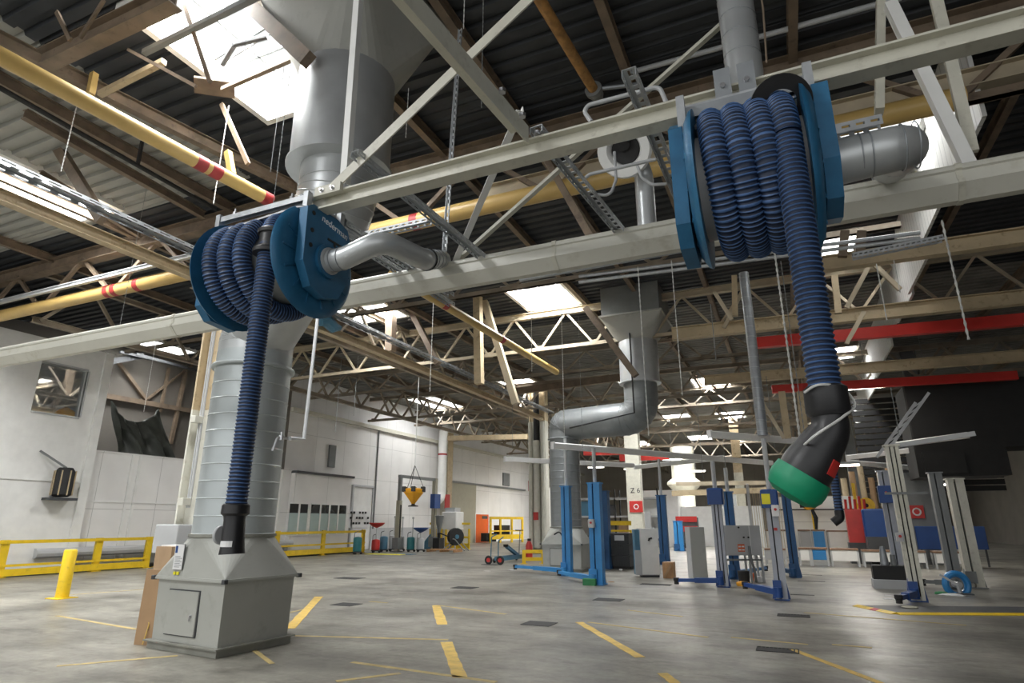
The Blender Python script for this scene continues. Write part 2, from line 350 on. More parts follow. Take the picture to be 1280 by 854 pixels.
for a, b in zip(ys, ys[1:]):
    cut = sorted([(s[0], s[1]) for s in SKY if s[2] <= a and s[3] >= b]); x = XL
    xs = [x] + ([-10.65] if b <= 8.95 else [])
    segs = []; x = XL
    for c in cut: segs.append((x, c[0])); x = c[1]
    segs.append((x, XR))
    for s0, s1 in segs:
        if b <= 8.95 and s0 < -10.65 < s1: deck_piece(s0, -10.65, a, b); deck_piece(-10.65, s1, a, b)
        else: deck_piece(s0, s1, a, b)
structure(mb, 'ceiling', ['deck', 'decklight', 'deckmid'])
def area(name, loc, sx, sy, e, col=(1, 1, 1), rot=(0, 0, 0), spread=PI):
    l = bpy.data.lights.new(name, 'AREA'); l.shape = 'RECTANGLE'; l.size = sx; l.size_y = sy; l.energy = e; l.color = col; l.spread = spread
    o = bpy.data.objects.new(name, l); COL.objects.link(o); o.location = loc; o.rotation_euler = rot; return o
for k, (x0, x1, y0, y1) in enumerate(SKY):
    f = MB(); t = .09; z0, z1 = ROOF-.10, ROOF+.55
    for q in ((x0-.03, x0+t, y0-.03, y1+.03), (x1-t, x1+.03, y0-.03, y1+.03), (x0+t, x1-t, y0-.03, y0+t), (x0+t, x1-t, y1-t, y1+.03)): f.box(*q, z0, z1)
    fr = structure(f, 'window_%d' % (k+1), 'white')
    g = MB(); n = max(2, round((x1-x0)/.75)); mmm = max(2, round((y1-y0)/1.2))
    for i in range(1, n): g.box(x0+(x1-x0)*i/n-.02, x0+(x1-x0)*i/n+.02, y0, y1, ROOF+.42, ROOF+.47)
    for i in range(1, mmm): g.box(x0, x1, y0+(y1-y0)*i/mmm-.02, y0+(y1-y0)*i/mmm+.02, ROOF+.42, ROOF+.47)
    g.build('glazing_bar', 'mgrey', fr)
    MB().box(x0, x1, y0, y1, ROOF+.49, ROOF+.505).build('pane', 'glazing', fr)
    A_ = (x1-x0)*(y1-y0)
    area('daylight', ((x0+x1)/2, (y0+y1)/2, ROOF+.62), x1-x0-.05, y1-y0-.05, A_*SKYW*(1.9 if -18 < x0 < -12 and y0 < 20 else .35 if x0 < -24 else .3 if x0 < -19 else .3 if x0 > 1 and y0 < 14 else .5 if x0 > 1 and y0 < 20 else 1), (1, .985, .96))  # sky light at every opening, the added ones too
# opening gear of the near rooflight
op = thing('rooflight_opener', 'dark scissor opening gear under the big rooflight', 'opener', (-7.5, 6, ROOF))
c0, c1 = P(268, 75, 'z', ROOF-.05), P(335, 33, 'z', ROOF-.05)
d = (c1-c0)
MB().bar(c0, c1, .03).bar(c0+V((0, .12, 0)), c1+V((0, .12, 0)), .02).build('rail', 'mgrey', op)
MB().tube([c0+d*.08+V((0, .1, -.06)), c0+d*.5+V((0, -.1, -.1))], .05, 8).build('cylinder', 'dgrey', op)
MB().tube([c0+d*.5+V((0, -.1, -.1)), c0+d*.92+V((0, .1, -.06))], .05, 8).build('cylinder', 'dgrey', op)
# ---- walls
WX = -23.6
structure(MB().box(WX-.2, WX, 24.2, Y1, 0, 7.35), 'wall_left', 'wallpanel')
structure(MB().box(WX-.25, WX-.05, 24.2, Y1, 7.35, ROOF), 'wall_left_upper', 'wallpanel2')
structure(MB().box(WX-.1, WX+.22, 24.2, 75, 7.2, 7.42), 'trim_1', 'offwhite')
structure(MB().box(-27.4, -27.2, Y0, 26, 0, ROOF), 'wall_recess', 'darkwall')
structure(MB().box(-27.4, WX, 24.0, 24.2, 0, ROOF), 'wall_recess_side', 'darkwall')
pa = P(95, 568, 'x', -22.8); zt = 4.05
structure(MB().box(-23.0, -22.8, 13.9, 24.2, 0, zt).box(-23.04, -22.76, 13.9, 24.2, zt, zt+.06), 'wall_low_panel', 'wallpanel')
f = MB()
for y in (15.55, 15.85, 18.4, 20.9, 23.3): f.box(-22.8, -22.765, y-.05, y+.05, .2, zt)
f.box(-22.8, -22.77, 13.9, 24.2, 2.28, 2.32)
tag(f.build('trim_2', 'white'), kind='structure')
structure(MB().box(-27.4, XR, Y1, Y1+.2, 0, ROOF), 'wall_back', 'endwall')
structure(MB().box(XR, XR+.2, Y0, Y1, 0, ROOF), 'wall_right', 'darkwall')
# recess: rail, braces and posts on the dusky wall
f = MB(); RX = -27.1
f.bar(P(115, 492, 'x', RX), P(250, 516, 'x', RX), .2, .22)
f.bar(P(183, 500, 'x', RX), P(147, 452, 'x', RX), .14); f.bar(P(184, 499, 'x', RX), P(258, 443, 'x', RX), .1)
f.bar(P(200, 515, 'x', RX), P(211, 460, 'x', RX), .12); f.bar(P(213, 555, 'x', RX), P(232, 465, 'x', RX), .16)
tag(f.build('trim_3', 'brown'), kind='structure')
f = MB(); f.bar(P(117, 456, 'x', -26.6), P(178, 445, 'x', -26.6), .25); f.bar(P(170, 443, 'x', -26.4), P(256, 466, 'x', -26.4), .12); f.bar(P(150, 440, 'x', -26.4), P(215, 455, 'x', -26.4), .1)
tag(f.build('trim_4', 'dgrey'), kind='structure')
# dark tarpaulin hung over the low wall
n = 22; vs = []; fs = []
tl, tr_, bl, br_ = P(139, 501, 'x', -24.6), P(200, 511, 'x', -24.6), P(143, 570, 'x', -24.4), P(219, 576, 'x', -24.4)
for i in range(n+1):
    for j in range(n+1):
        u, w = i/n, j/n; sag = 4*u*(1-u)*(1-w)
        p = tl.lerp(tr_, u).lerp(bl.lerp(br_, u), w); p = p-V((0, 0, .72*sag)); p.x += .16*math.sin(u*17+w*2.0)*(.3+w) + .08*math.sin(u*31-w*5); vs.append(p)
for i in range(n):
    for j in range(n): a = i*(n+1)+j; fs.append([a, a+1, a+n+2, a+n+1])
tp = MB().add(vs, fs).build('hanging_tarpaulin', 'tarp', None, True, 60); md = tp.modifiers.new('thick', 'SOLIDIFY'); md.thickness = .02
tag(tp, 'dark green tarpaulin slung between two corners behind low white wall', 'tarpaulin')
# ---- upstairs office at the far left
oy = 13.9
f = MB(); w0, w1 = P(71, 455, 'x', -22.5), P(104, 522, 'x', -22.5)
yA, yB, zA, zB = 11.6, P(103, 500, 'x', -22.5).y, P(100, 522, 'x', -22.5).z, P(103, 463, 'x', -22.5).z
f.box(-22.75, -22.5, 5, yA, 0, 7.6).box(-22.75, -22.5, yB, oy, 0, 7.6).box(-22.75, -22.5, yA, yB, 0, zA).box(-22.75, -22.5, yA, yB, zB, 7.6)
f.box(-22.5, -22.42, oy-.3, oy, 0, 7.6).box(-27.2, -22.75, oy-.2, oy, 0, 7.6).box(-22.5, -22.46, 5, oy-.3, 2.9, 2.96)
structure(f, 'wall_office', 'white')
wn = structure(MB().box(-22.56, -22.46, yA, yB, zA-.06, zA).box(-22.56, -22.46, yA, yB, zB, zB+.06).box(-22.56, -22.46, yB, yB+.05, zA, zB), 'window_20', 'lgrey')
MB().box(-22.64, -22.62, yA, yB, zA, zB).build('pane', 'glass', wn)
structure(MB().box(-27.2, -22.8, 5, oy-.2, 4.0, 4.1).box(-27.2, -26.9, 5, oy-.2, 4.1, 7.6), 'wall_office_inside', 'darkwall')
t = MB().lathe(P(82, 517, 'x', -23.4)+V((0, 0, -.2)), (0, 0, 1), [(.42, 0), (.40, .1), (.24, .3), (.06, .42)], 14).build('warning_cone_cover', 'amber', None, True)
tag(t, 'orange domed cover on the sill behind the office window', 'cover')
e = thing('wall_lantern', 'black caged lantern on a bracket on the office wall', 'lantern', P(79, 604, 'x', -22.2))
q = P(79, 604, 'x', -22.2)
MB().lathe(q+V((0, 0, -.45)), (0, 0, 1), [(.2, 0), (.3, .08), (.3, .8), (.2, .95)], 12).build('body', 'blackm', e, True)
f = MB()
for k in range(8): a = k*PI/4; f.bar(q+V((.31*math.cos(a), .31*math.sin(a), -.4)), q+V((.31*math.cos(a), .31*math.sin(a), .4)), .03)
f.build('cage', 'beige', e); MB().box(q.x-.3, q.x+.2, q.y-.4, q.y+.45, q.z-.56, q.z-.48).build('shelf', 'dgrey', e)
MB().bar(q+V((0, 0, .5)), q+V((-.2, -.8, 1.0)), .06).build('bracket', 'mgrey', e)
# ---- enclosure with strip windows on the left
EX = -22.55; ya, yb, za = 23.9, P(437, 640, 'x', EX).y, P(437, 598, 'x', EX).z
zs0, zs1, zs2 = P(400, 668, 'x', EX).z, P(400, 642, 'x', EX).z, P(400, 631, 'x', EX).z
structure(MB().box(WX, EX, ya, yb, 0, za), 'wall_enclosure', 'wallpanel')
structure(MB().box(WX, EX+.12, ya, yb+.1, za, za+.12), 'trim_5', 'dgrey')
for k, (xa, xb) in enumerate([(360, 384), (387, 432)]):
    fy0, fy1 = P(xa, 650, 'x', EX).y, P(xb, 650, 'x', EX).y
    fr = structure(MB().box(EX, EX+.05, fy0, fy1, zs0-.05, zs0).box(EX, EX+.05, fy0, fy1, zs2, zs2+.05), 'window_%d' % (21+k), 'white')
    nn = 2 if k == 0 else 4
    for i in range(nn):
        a_, b_ = fy0+(fy1-fy0)*i/nn, fy0+(fy1-fy0)*(i+1)/nn
        MB().box(EX, EX+.02, a_+.04, b_-.04, zs0, zs1).build('pane', 'frost', fr); MB().box(EX, EX+.02, a_+.04, b_-.04, zs1, zs2).build('pane', 'darkglass', fr)
        MB().box(EX, EX+.05, b_-.05, b_+.05, zs0, zs2).build('mullion', 'white', fr)
def wallbox(name, x0p, x1p, yt, yb_, m, d=.06, X=WX, ypx=None):
    a = P(x0p, (yt+yb_)/2, 'x', X).y; b_ = P(x1p, (yt+yb_)/2, 'x', X).y; z1 = P(x0p, yt, 'x', X).z; z0 = P(x0p, yb_, 'x', X).z
    return MB().box(X, X+d, a, b_, max(z0, 0), z1).build(name, m), a, b_, max(0, z0), z1
# white door with frame, board of switches
o, a, b_, z0, z1 = wallbox('door_1', 438, 462, 608, 688, 'white', .08); tag(o, kind='structure')
MB().box(WX, WX+.14, a-.12, a, z0, z1+.1).box(WX, WX+.14, b_, b_+.12, z0, z1+.1).box(WX, WX+.14, a, b_, z1, z1+.12).build('frame', 'lgrey', o)
o, a, b_, z0, z1 = wallbox('door_2', 560, 593, 603, 691, 'olive', .12); tag(o, kind='structure')
MB().box(WX, WX+.2, a, P(655, 620, 'x', WX).y, z1, z1+.14).build('rail', 'mgrey', o)
o, a, b_, z0, z1 = wallbox('door_3', 593, 609, 643, 679, 'orange', .1, WX); tag(o, kind='structure')
MB().box(WX+.1, WX+.12, (a+b_)/2, b_-.2, z1-.35, z1-.12).build('sign', 'dgrey', o)
MB().box(WX, WX+.13, a-.1, a, 0, z1+.1).box(WX, WX+.13, b_, b_+.1, 0, z1+.1).box(WX, WX+.13, a, b_, z1, z1+.1).build('frame', 'white', o)
for (xa, ya_, yb_) in ((414, 556, 584), (632, 591, 607)):
    o, *_ = wallbox('wall_vent', xa-4, xa+4, ya_, yb_, 'mgrey', .1)
    tag(o, 'grey louvred vent high on the white wall %s' % ('above the windowed enclosure' if xa < 500 else 'over the orange door end'), 'vent')
sb = P(447, 650, 'x', WX)
f = thing('switch_board', 'white switch board with rows of black buttons beside the white door', 'switch board', (WX, sb.y, sb.z))
MB().box(WX+.08, WX+.14, sb.y-1.0, sb.y+1.0, sb.z-.45, sb.z+.5).build('board', 'paper', f)
for i in range(7):
    for j in range(3):
        if (i*3+j) % 4: MB().box(WX+.14, WX+.17, sb.y-.9+i*.27, sb.y-.76+i*.27, sb.z-.25+j*.3, sb.z-.13+j*.3).build('button', 'blackm', f)
structure(MB().box(WX, WX+.03, 29.6, 47, 0, 1.25), 'baseboard_left_wall', 'lgrey')
q = P(470, 600, 'x', WX+.05); tag(MB().tube([(WX+.05, q.y, 1.2), (WX+.05, q.y, 7.2)], .05, 6).build('wall_conduit', 'mgrey'), 'thin grey conduit running up the white wall left of portal lift', 'conduit')
# draft curtain at the edge of the dark bay
xa, xb = 3.35, 4.6
dp = MB(); y = 9.8
while y < 44:
    x = 3.25+(y-9.8)*.037; dp.box(x, x+.06, y, y+2.7, TB+.05 - (.25 if int(y) % 2 else 0), ROOF); y += 2.7
structure(dp, 'trim_6', 'draft')
# ---- purlins
grp = 'purlins along the hall'
pm = None
for k, (x, m) in enumerate([(-19.4, 'brown'), (-15.6, 'brown'), (-12.0, 'brown'), (-5.9, 'brown'), (-4.0, 'brown'), (-1.75, 'brown'), (.9, 'brown'), (4.6, 'brown'), (7.5, 'brown'), (10.5, 'brown')]):
    o = MB().ibeam((x, -6, ROOF-.13), (x, 78, ROOF-.13), .14, .24, .02).build('roof_purlin', m)
    tag(o, 'brown steel purlin running lengthwise right under the dark roof sheets', 'purlin', grp)
# ---- trusses
def truss(y, mc, label, x0=-23.4, x1=13.6, off=0.0, tb=TB, tt=TT, topw=.16, s=1.0, pitch=2.05):
    t = thing('roof_truss', label, 'roof truss', (0, y, tb))
    MB().angle((x0, y-.06, tb), (x1, y-.06, tb), .13, .02, -1, 1).angle((x0, y+.06, tb), (x1, y+.06, tb), .13, .02, 1, 1).build('bottom_chord', mc, t)
    MB().ibeam((x0, y, tt), (x1, y, tt), topw, topw*1.3, .022).build('top_chord', mc, t)
    x = x0+.4+off; k = 0
    while x+pitch < x1:
        MB().bar((x, y, tb+.03), (x+pitch/2, y, tt-.05), .075*s, .075*s).build('diagonal', mc, t)
        MB().bar((x+pitch/2, y, tt-.05), (x+pitch, y, tb+.03), .075*s, .075*s).build('diagonal', mc, t)
        MB().box(x-.16, x+.16, y-.012, y+.012, tb-.02, tb+.2).build('gusset', mc, t)
        x += pitch; k += 1
    return t
truss(9.7, 'brown', 'brown roof truss above the ochre cross pipe, nearest full truss', topw=.3, s=1.3, pitch=3.2, off=.3)
t2 = truss(19.8, 'trusslight', 'cream lattice roof truss crossing in front of the farther grey duct', topw=.18, off=.95)
for i, (y, lb) in enumerate([(30.6, 'dark lattice roof truss over the column with the black pipe'), (41.0, 'dark lattice roof truss next beyond the column with the black pipe'), (51.4, 'dark lattice roof truss far back in the hall'), (61.8, 'dark lattice roof truss farthest but one from the end wall')]):
    if i == 0: t3 = truss(y, 'truss', lb, s=1.25)
    else: dup(t3, (0, y, TB), 0, lb)
# slender trusses half way between
ta = truss(14.9, 'truss', 'slim brown lattice truss between the two near main trusses', tb=8.0, tt=9.0, topw=.12, x1=3.0)
dup(ta, (0, 25.2, 8.0), 0, 'slim brown lattice truss just beyond the cream truss'); dup(ta, (0, 35.8, 8.0), 0, 'slim brown lattice truss beyond the black pipe column')
dup(ta, (0, 46.2, 8.0), 0, 'slim brown lattice truss deep in the hall')
# lengthwise lattice girder over the column row
def girder(x, y0, y1, lb, mc='truss', tb=TB-.1, tt=TT, pitch=2.6):
    t = thing('lattice_girder', lb, 'girder', (x, y0, tb))
    MB().ibeam((x, y0, tb), (x, y1, tb), .16, .18, .02).build('bottom_chord', mc, t); MB().ibeam((x, y0, tt), (x, y1, tt), .16, .18, .02).build('top_chord', mc, t)
    y = y0+.2; n = int((y1-y0)/pitch)
    for k in range(n):
        MB().bar((x, y, tb), (x, y+pitch/2, tt), .09).build('diagonal', mc, t); MB().bar((x, y+pitch/2, tt), (x, y+pitch, tb), .09).build('diagonal', mc, t); y += pitch
girder(-13.4, 9.9, 78, 'dark lattice girder running along the row of columns')
girder(-20.2, 9.9, 60, 'dark lattice girder running beside the white side wall')
girder(1.2, 10.1, 60, 'brown lattice girder running over the blue lift posts', 'brown')
# ---- columns
def column(cx, cy, w, d, label, low, up_, zc, extra=None):
    t = thing('steel_column', label, 'column', (cx, cy, 0))
    MB().ibeam((cx, cy, 0), (cx, cy, zc), d, w, .05, (1, 0, 0)).build('lower_shaft', low, t)
    MB().ibeam((cx, cy, zc), (cx, cy, TT), d, w, .05, (1, 0, 0)).build('upper_shaft', up_, t)
    MB().box(cx-w*.7, cx+w*.7, cy-d*.8, cy+d*.8, 0, .04).build('base_plate', 'mgrey', t)
    return t
t = column(-12.15, 9.9, .62, .42, 'cream and beige steel column behind the near duct cabinet', 'rail', 'beige', 4.1)
MB().tube([(-12.02, 9.66, 1.9), (-12.02, 9.66, 7.4)], .028, 8).tube([(-12.1, 9.66, 1.9), (-12.1, 9.66, 6.6)], .018, 8).build('conduit', 'lgrey', t, True)
MB().cbox(-12.45, -11.75, 9.25, 9.67, .98, 1.55, .015).build('switch_box', 'lgrey', t)
for z in (3.75, 1.95): MB().cbox(-12.16, -11.98, 9.45, 9.66, z, z+.15, .01).build('junction_box', 'rail', t)
q = G(670, 692); cx, cy = -12.4, 31.5
t = column(cx, cy, .95, .5, 'pale steel column carrying a black pipe, beside the yellow guard', 'rail', 'beige', 7.0)
MB().tube([(cx-.02, cy-.28, .3), (cx-.02, cy-.28, 5.9)], .2, 14).build('pipe_sleeve', 'rail', t, True)
MB().tube([(cx-.02, cy-.28, 5.9), (cx-.02, cy-.28, TT-.2)], .17, 14).build('black_pipe', 'black', t, True)
MB().tube([(cx-.36, cy-.34, .1), (cx-.36, cy-.34, 6.9)], .12, 10).build('conduit', 'rail', t, True); MB().tube([(cx+.36, cy-.34, .1), (cx+.36, cy-.34, 6.9)], .12, 10).build('conduit', 'rail', t, True)
MB().box(cx-.5, cx-.3, cy-.36, cy-.32, 3.2, 3.75).build('fire_sign', 'redp', t); MB().cbox(cx-.15, cx+.1, cy-.56, cy-.42, 1.7, 2.1).build('socket', 'redp', t)
q = P(795, 640, 'y', 37.5)
t = column(q.x, 37.5, .85, .6, 'plain beige column with a red extinguisher sign above white cabinet', 'offwhite', 'offwhite', 6)
MB().box(q.x-.42, q.x+.42, 37.18, 37.24, .05, 7.3).build('cover', 'offwhite', t)
s_ = P(795, 634, 'y', 37.15); fs_ = MB().box(s_.x-.38, s_.x+.4, 37.12, 37.18, s_.z-.3, s_.z+.35).build('fire_sign', 'redp', t); MB().torus((s_.x+.02, 37.11, s_.z+.02), (0, 1, 0), .13, .03, 14, 6).build('symbol', 'paper', fs_)
text('Z 6', .42, (s_.x, 37.17, s_.z+.95), (1, 0, 0), (0, 0, 1), 'blacktext', t)
for px, Y, lb in ((605, 62, 'distant beige column near the end of the white side wall'), (928, 47, 'distant pale column behind the control cabinet'), (1075, 42, 'dim column beyond the work benches'), (1172, 31.2, 'dim grey column behind the right hand lift posts')):
    q = P(px, 640, 'y', Y); column(q.x, Y, .6, .4, lb, 'offwhite' if px < 1000 else 'mgrey', 'beige' if px < 1000 else 'mgrey', 5)
# wall column, white vent pipe, hanging cables on the left wall
q = P(556, 640, 'x', WX+.3); t = thing('wall_column', 'beige wall column standing beside white vent pipe', 'column', (WX+.3, q.y, 0))
MB().box(WX, WX+.55, q.y-.2, q.y+.35, 0, 8.9).build('shaft', 'offwhite', t); MB().box(WX+.55, WX+.62, q.y-.28, q.y+.43, 0, 8.9).build('flange', 'beige', t)
sg = P(561, 627, 'x', WX+.8); MB().box(WX+.62, WX+.66, sg.y-.3, sg.y+.4, sg.z-.5, sg.z+.5).build('fire_sign', 'redp', t)
t = thing('vent_pipe', 'fat white vent pipe bending into the wall, above the bead hopper', 'pipe', (WX+.5, q.y-1.2, 0))
MB().tube(fillet([(WX+.9, q.y-2.2, 3.0), (WX+.6, q.y-1.1, 3.3), (WX+.6, q.y-1.1, 8.4), (WX+.6, q.y+1.5, 8.4)], .6), .32, 14).build('pipe', 'white', t, True)
MB().lathe((WX+.6, q.y-1.1, 6.3), (0, 0, 1), [(.34, 0), (.34, .12)], 14).build('red_band', 'redband', t)
# ================================================================== overhead rail, reels and their steelwork
YB = 4.8; YU = 3.2
bl, br_ = V((-13.0, YB, 4.0)), V((4.5, YB, 4.0))
# lower rail: hollow extrusion with sloping underside
t = thing('extraction_rail', 'long off white suction rail beam spanning the whole picture behind both reels', 'rail beam', (-1, YB, 3.8))
zt = 4.025; prof = [(.10, 0), (-.10, 0), (-.115, -.02), (-.115, -.045), (-.10, -.055), (-.10, -.12), (-.125, -.13), (-.125, -.155), (-.035, -.25), (.035, -.25), (.125, -.155), (.125, -.13), (.10, -.12), (.10, -.055), (.115, -.045), (.115, -.02)]
segs = [-13.0, -6.6, -4.35, -1.68, 1.35, 4.5]
for a, b_ in zip(segs, segs[1:]):
    MB().sweep((a+.002, YB, zt), (b_-.002, YB, zt), [(-x, z) for x, z in prof]).build('rail_length', 'rail', t)
for x in segs[1:-1]: MB().sweep((x-.02, YB, zt), (x+.02, YB, zt), [(-a*1.06, z*1.04+.005) for a, z in prof]).build('joint_clip', 'offwhite', t)
# upper angle truss
t = thing('truss_frame', 'cream steel lattice frame with long bottom bar carrying both hose reels', 'steel frame', (-1, YU, 3.9))
a0, a1 = V((-3.12, YU, 3.93)), V((3.6, YU, 3.93))
MB().ibeam(a0, a1, .11, .125, .014).build('bottom_bar', 'offwhite', t)
MB().angle(P(432, 228, 'y', YU+.02), P(453, -60, 'y', YU+.02), .06, .008, 1, 1, (0, 1, 0)).build('upright', 'white', t)
MB().bar(P(412, 238, 'y', YU-.03), P(668, -8, 'y', YU-.03), .012, .085, (0, 0, 1)).build('brace', 'offwhite', t)
MB().box(a0.x+.1, a0.x+.34, YU-.09, YU-.055, 3.955, 4.03).build('gusset', 'offwhite', t)
for k in (.17, .27): MB().lathe((a0.x+k, YU-.075, 3.99), (0, -1, 0), [(.02, 0), (.02, .02), (.011, .02), (.011, .04)], 8).build('bolt', 'steel', t)
# struts that stand on the lower rail
def strut(name, a, b_, w, m, label, kind='bar', sx=1):
    f = MB()
    if kind == 'bar': f.bar(a, b_, w, w*.55)
    elif kind == 'angle': f.angle(a, b_, w, .008, sx, 1)
    o = f.build(name, m); return tag(o, label, 'strut')
strut('steel_strut', P(572, 330, 'y', YB), P(655, 140, 'y', YU+.3), .06, 'white', 'white strut rising from the rail to the slotted channel, steeper of the pair', 'angle')
strut('steel_strut', P(566, 331, 'y', YB-.02), P(905, 28, 'y', YB-.02), .055, 'offwhite', 'long cream diagonal strut from rail past the white funnel to top of picture')
strut('steel_strut', P(1207, 212, 'y', YB), P(1106, 3, 'y', YB), .085, 'white', 'white diagonal strut right of hose reel meeting the rail end', 'angle')
strut('steel_strut', P(1215, 190, 'y', YB+.1), P(1168, -10, 'y', YB+.1), .08, 'offwhite', 'outermost cream strut at the right edge')
strut('steel_strut', P(1099, 140, 'y', 5.2), P(1101, -5, 'y', 5.2), .12, 'offwhite', 'wide cream hanger plate above the grey elbow duct')
# galvanised slotted channels laid across the two bars
def channel(a, b_, w, h, label, ext0=0, ext1=0, up=(0, 0, 1), bolt=True):
    a, b_ = V(a), V(b_); d = (b_-a).normalized(); a = a-d*ext0; b_ = b_+d*ext1
    t = thing('mounting_channel', label, 'channel', a)
    MB().slotted(a, b_, w, h, up).build('channel', 'galv', t)
    return t
zc = 4.06
g0, g1 = P(680, 170, 'y', YU+.06), P(779, 291, 'y', YB)
t = channel(g0, g1, .09, .05, 'galvanised slotted channel from cream bar to rail, nearest the centre', .12, .15)
f = MB(); dd = (g0-g1).normalized(); e0 = g0+dd*.12; e1 = g0+dd*2.2
f.angle(e0+V((-.05, 0, .01)), e1+V((-.05, 0, .01)), .13, .01, 1, -1); o = f.build('cream_extension', 'offwhite', t); tag(o, 'cream painted angle bolted to the channel')
for k in (.1, .3, .55): MB().lathe(g0+dd*k+V((0, 0, -.03)), (0, 0, -1), [(.022, 0), (.022, .025)], 6).build('bolt', 'steel', t)
channel(P(803, 128, 'y', YU+.06), P(866, 283, 'y', YB), .085, .06, 'galvanised channel beside the left end plate of the big hose reel', .3, .1)
channel(P(462, 203, 'y', YU+.05), P(612, 326, 'y', YB+.02), .08, .05, 'galvanised slotted channel sloping past the bend of near exhaust pipe', .15, .1)
c = P(385, 246, 'y', YU+.02); channel(c+V((0, -.05, 0)), (c.x, YB+.7, c.z), .075, .05, 'galvanised channel running back over the smaller hose reel')
c = P(470, 318, 'y', 4.4); channel((c.x, 3.9, c.z), (c.x, 5.9, c.z), .08, .045, 'galvanised channel crossing under the bent exhaust pipe')
c0, c1 = P(457, 292, 'y', 4.5), P(537, 268, 'y', 4.5); channel(c0, (c1.x, 4.5, c0.z), .09, .05, 'short galvanised channel holding the exhaust pipe bend')
c0, c1 = P(1012, 168, 'y', 3.9), P(1072, 146, 'y', 3.9); channel(c0, (c1.x+.12, 3.9, c0.z), .1, .07, 'short galvanised channel above the right hand exhaust elbow')
c0 = P(1065, 318, 'y', 11.0); channel(c0, (c0.x+1.3, 11.0, c0.z+.08), .14, .09, 'galvanised channel lying on beige crossbeam right of hanging hose')
f = MB().slotted(P(576, 37, 'y', YB+.05), P(555, 333, 'y', YB+.05), .045, .025, (0, 1, 0)).build('slotted_hanger', 'galv'); tag(f, 'tall upright slotted hanger strip dropping to the rail', 'hanger')
f = MB().slotted((-11.3+.05, 3.0, 7.3), (-11.3+.05, 30.5, 7.3), .32, .08, (0, 0, 1), .35).build('cable_tray', 'galvdark')
tag(f, 'galvanised cable tray running lengthwise on the left beside beige beam', 'cable tray')
f = MB().ibeam((-11.75, 3, 6.95), (-11.75, 30.5, 6.95), .2, .22, .02).build('tray_beam', 'beige'); tag(f, 'beige beam running lengthwise just under the cable tray', 'beam')

# ---- corrugated hose with ribs
def hose(pts, r, pitch=.026, seg=18):
    p = resample(pts, pitch/6); mbo = MB(); n = len(p); rad = []
    prof = [0, 0, 0, .55, 1, .55]
    for i in range(n): rad.append(r*(.895+.105*prof[i % 6]))
    mbo.tube(p, rad, seg)
    nf = len(mbo.f); mm = []
    for i in range(n-1): mm += [1 if prof[i % 6]+prof[(i+1) % 6] > 1.2 else 0]*seg
    mbo.m = mm + [0]*(nf-len(mm)); return mbo
def reel(name, label, xl, xr, cy, cz, turns, rim, core, hr, drum_m, extra, xhang, xs):
    """hose reel: axis along x, camera side is -y"""
    t = thing(name, label, 'hose reel', ((xl+xr)/2, cy, cz))
    c = V(((xl+xr)/2, cy, cz))
    MB().lathe((xl, cy, cz), (1, 0, 0), [(core, 0), (core, xr-xl)], 36).build('drum', drum_m, t, True)
    for s, x in ((-1, xl), (1, xr)):
        pr = [(.10, 0), (.16, s*.02), (rim-.05, s*.035), (rim, s*.005), (rim+.008, -s*.012), (rim-.02, -s*.012), (.1, -s*.006)]
        fl = MB().lathe((x, cy, cz), (1, 0, 0), pr, 44).build('flange', 'blue', t, True)
        for k in range(14):
            a = 2*PI*k/14; u = V((0, math.cos(a), math.sin(a))); MB().bar(V((x+s*.03, cy, cz))+u*.19, V((x+s*.036, cy, cz))+u*(rim-.06), .014, .012, (1, 0, 0)).build('spoke', 'blue', fl)
    R = core+hr
    pts = []; n = 40
    for k in range(int(n*turns)+1):
        a = 2*PI*k/n; tt_ = k/(n*turns); x = xs[0]+(xs[1]-xs[0])*tt_
        pts.append(V((x, cy-R*math.sin(a), cz+R*math.cos(a))))
    # the last turn goes over the top and down the front (a = quarter turn) at xhang
    k0 = len(pts)
    a0 = 2*PI*turns; top = math.ceil(turns)*2*PI+PI/2; m = 24
    for k in range(1, m+1):
        u = k/m; a = a0+(top-a0)*u; s_ = u*u*(3-2*u); x = xs[1]+(xhang-xs[1])*s_
        pts.append(V((x, cy-R*math.sin(a), cz+R*math.cos(a))))
    if extra:
        pe = []; te = 2.0; ne = int(n*te)
        for k in range(ne+1): a = 2*PI*k/n; pe.append(V((extra[0]+(extra[1]-extra[0])*k/ne, cy-R*math.sin(a), cz+R*math.cos(a))))
        hose(pe, hr).build('wound_hose', ['hose', 'hoserib'], t, True, 60)
    MBw = hose(pts, hr); MBw.build('wound_hose', ['hose', 'hoserib'], t, True, 60)
    return t, c, R
# big reel on the right
cy2 = 3.22; cz2 = P(945, 225, 'y', cy2).z
xl, xr = P(846, 215, 'y', cy2).x+.125, P(1043, 205, 'y', cy2).x-.125
HR = .07
t, c, R = reel('hose_reel', 'large blue hose reel at right with thick navy hose and black nozzle', xl, xr, cy2, cz2, 3.0, .44, .29, HR, 'lgrey', None, xr-.10, (xl+.085, xl+.085+.345))
zt2 = cz2; hx = xr-.10; hy = cy2-R
zn = P(1040, 509, 'y', hy).z
hose([V((hx, hy, zt2)), V((hx, hy, zn-.02))], HR, .024).build('hanging_hose', ['hose', 'hoserib'], t, True, 60)
tp_ = V((hx, cy2-R*.72, cz2+R*.70)); MB().lathe(tp_, (0, -.70, -.72), [(.078, -.012), (.15, -.012), (.15, .012), (.078, .012)], 32, False).build('stop_ring', 'black', t, True)
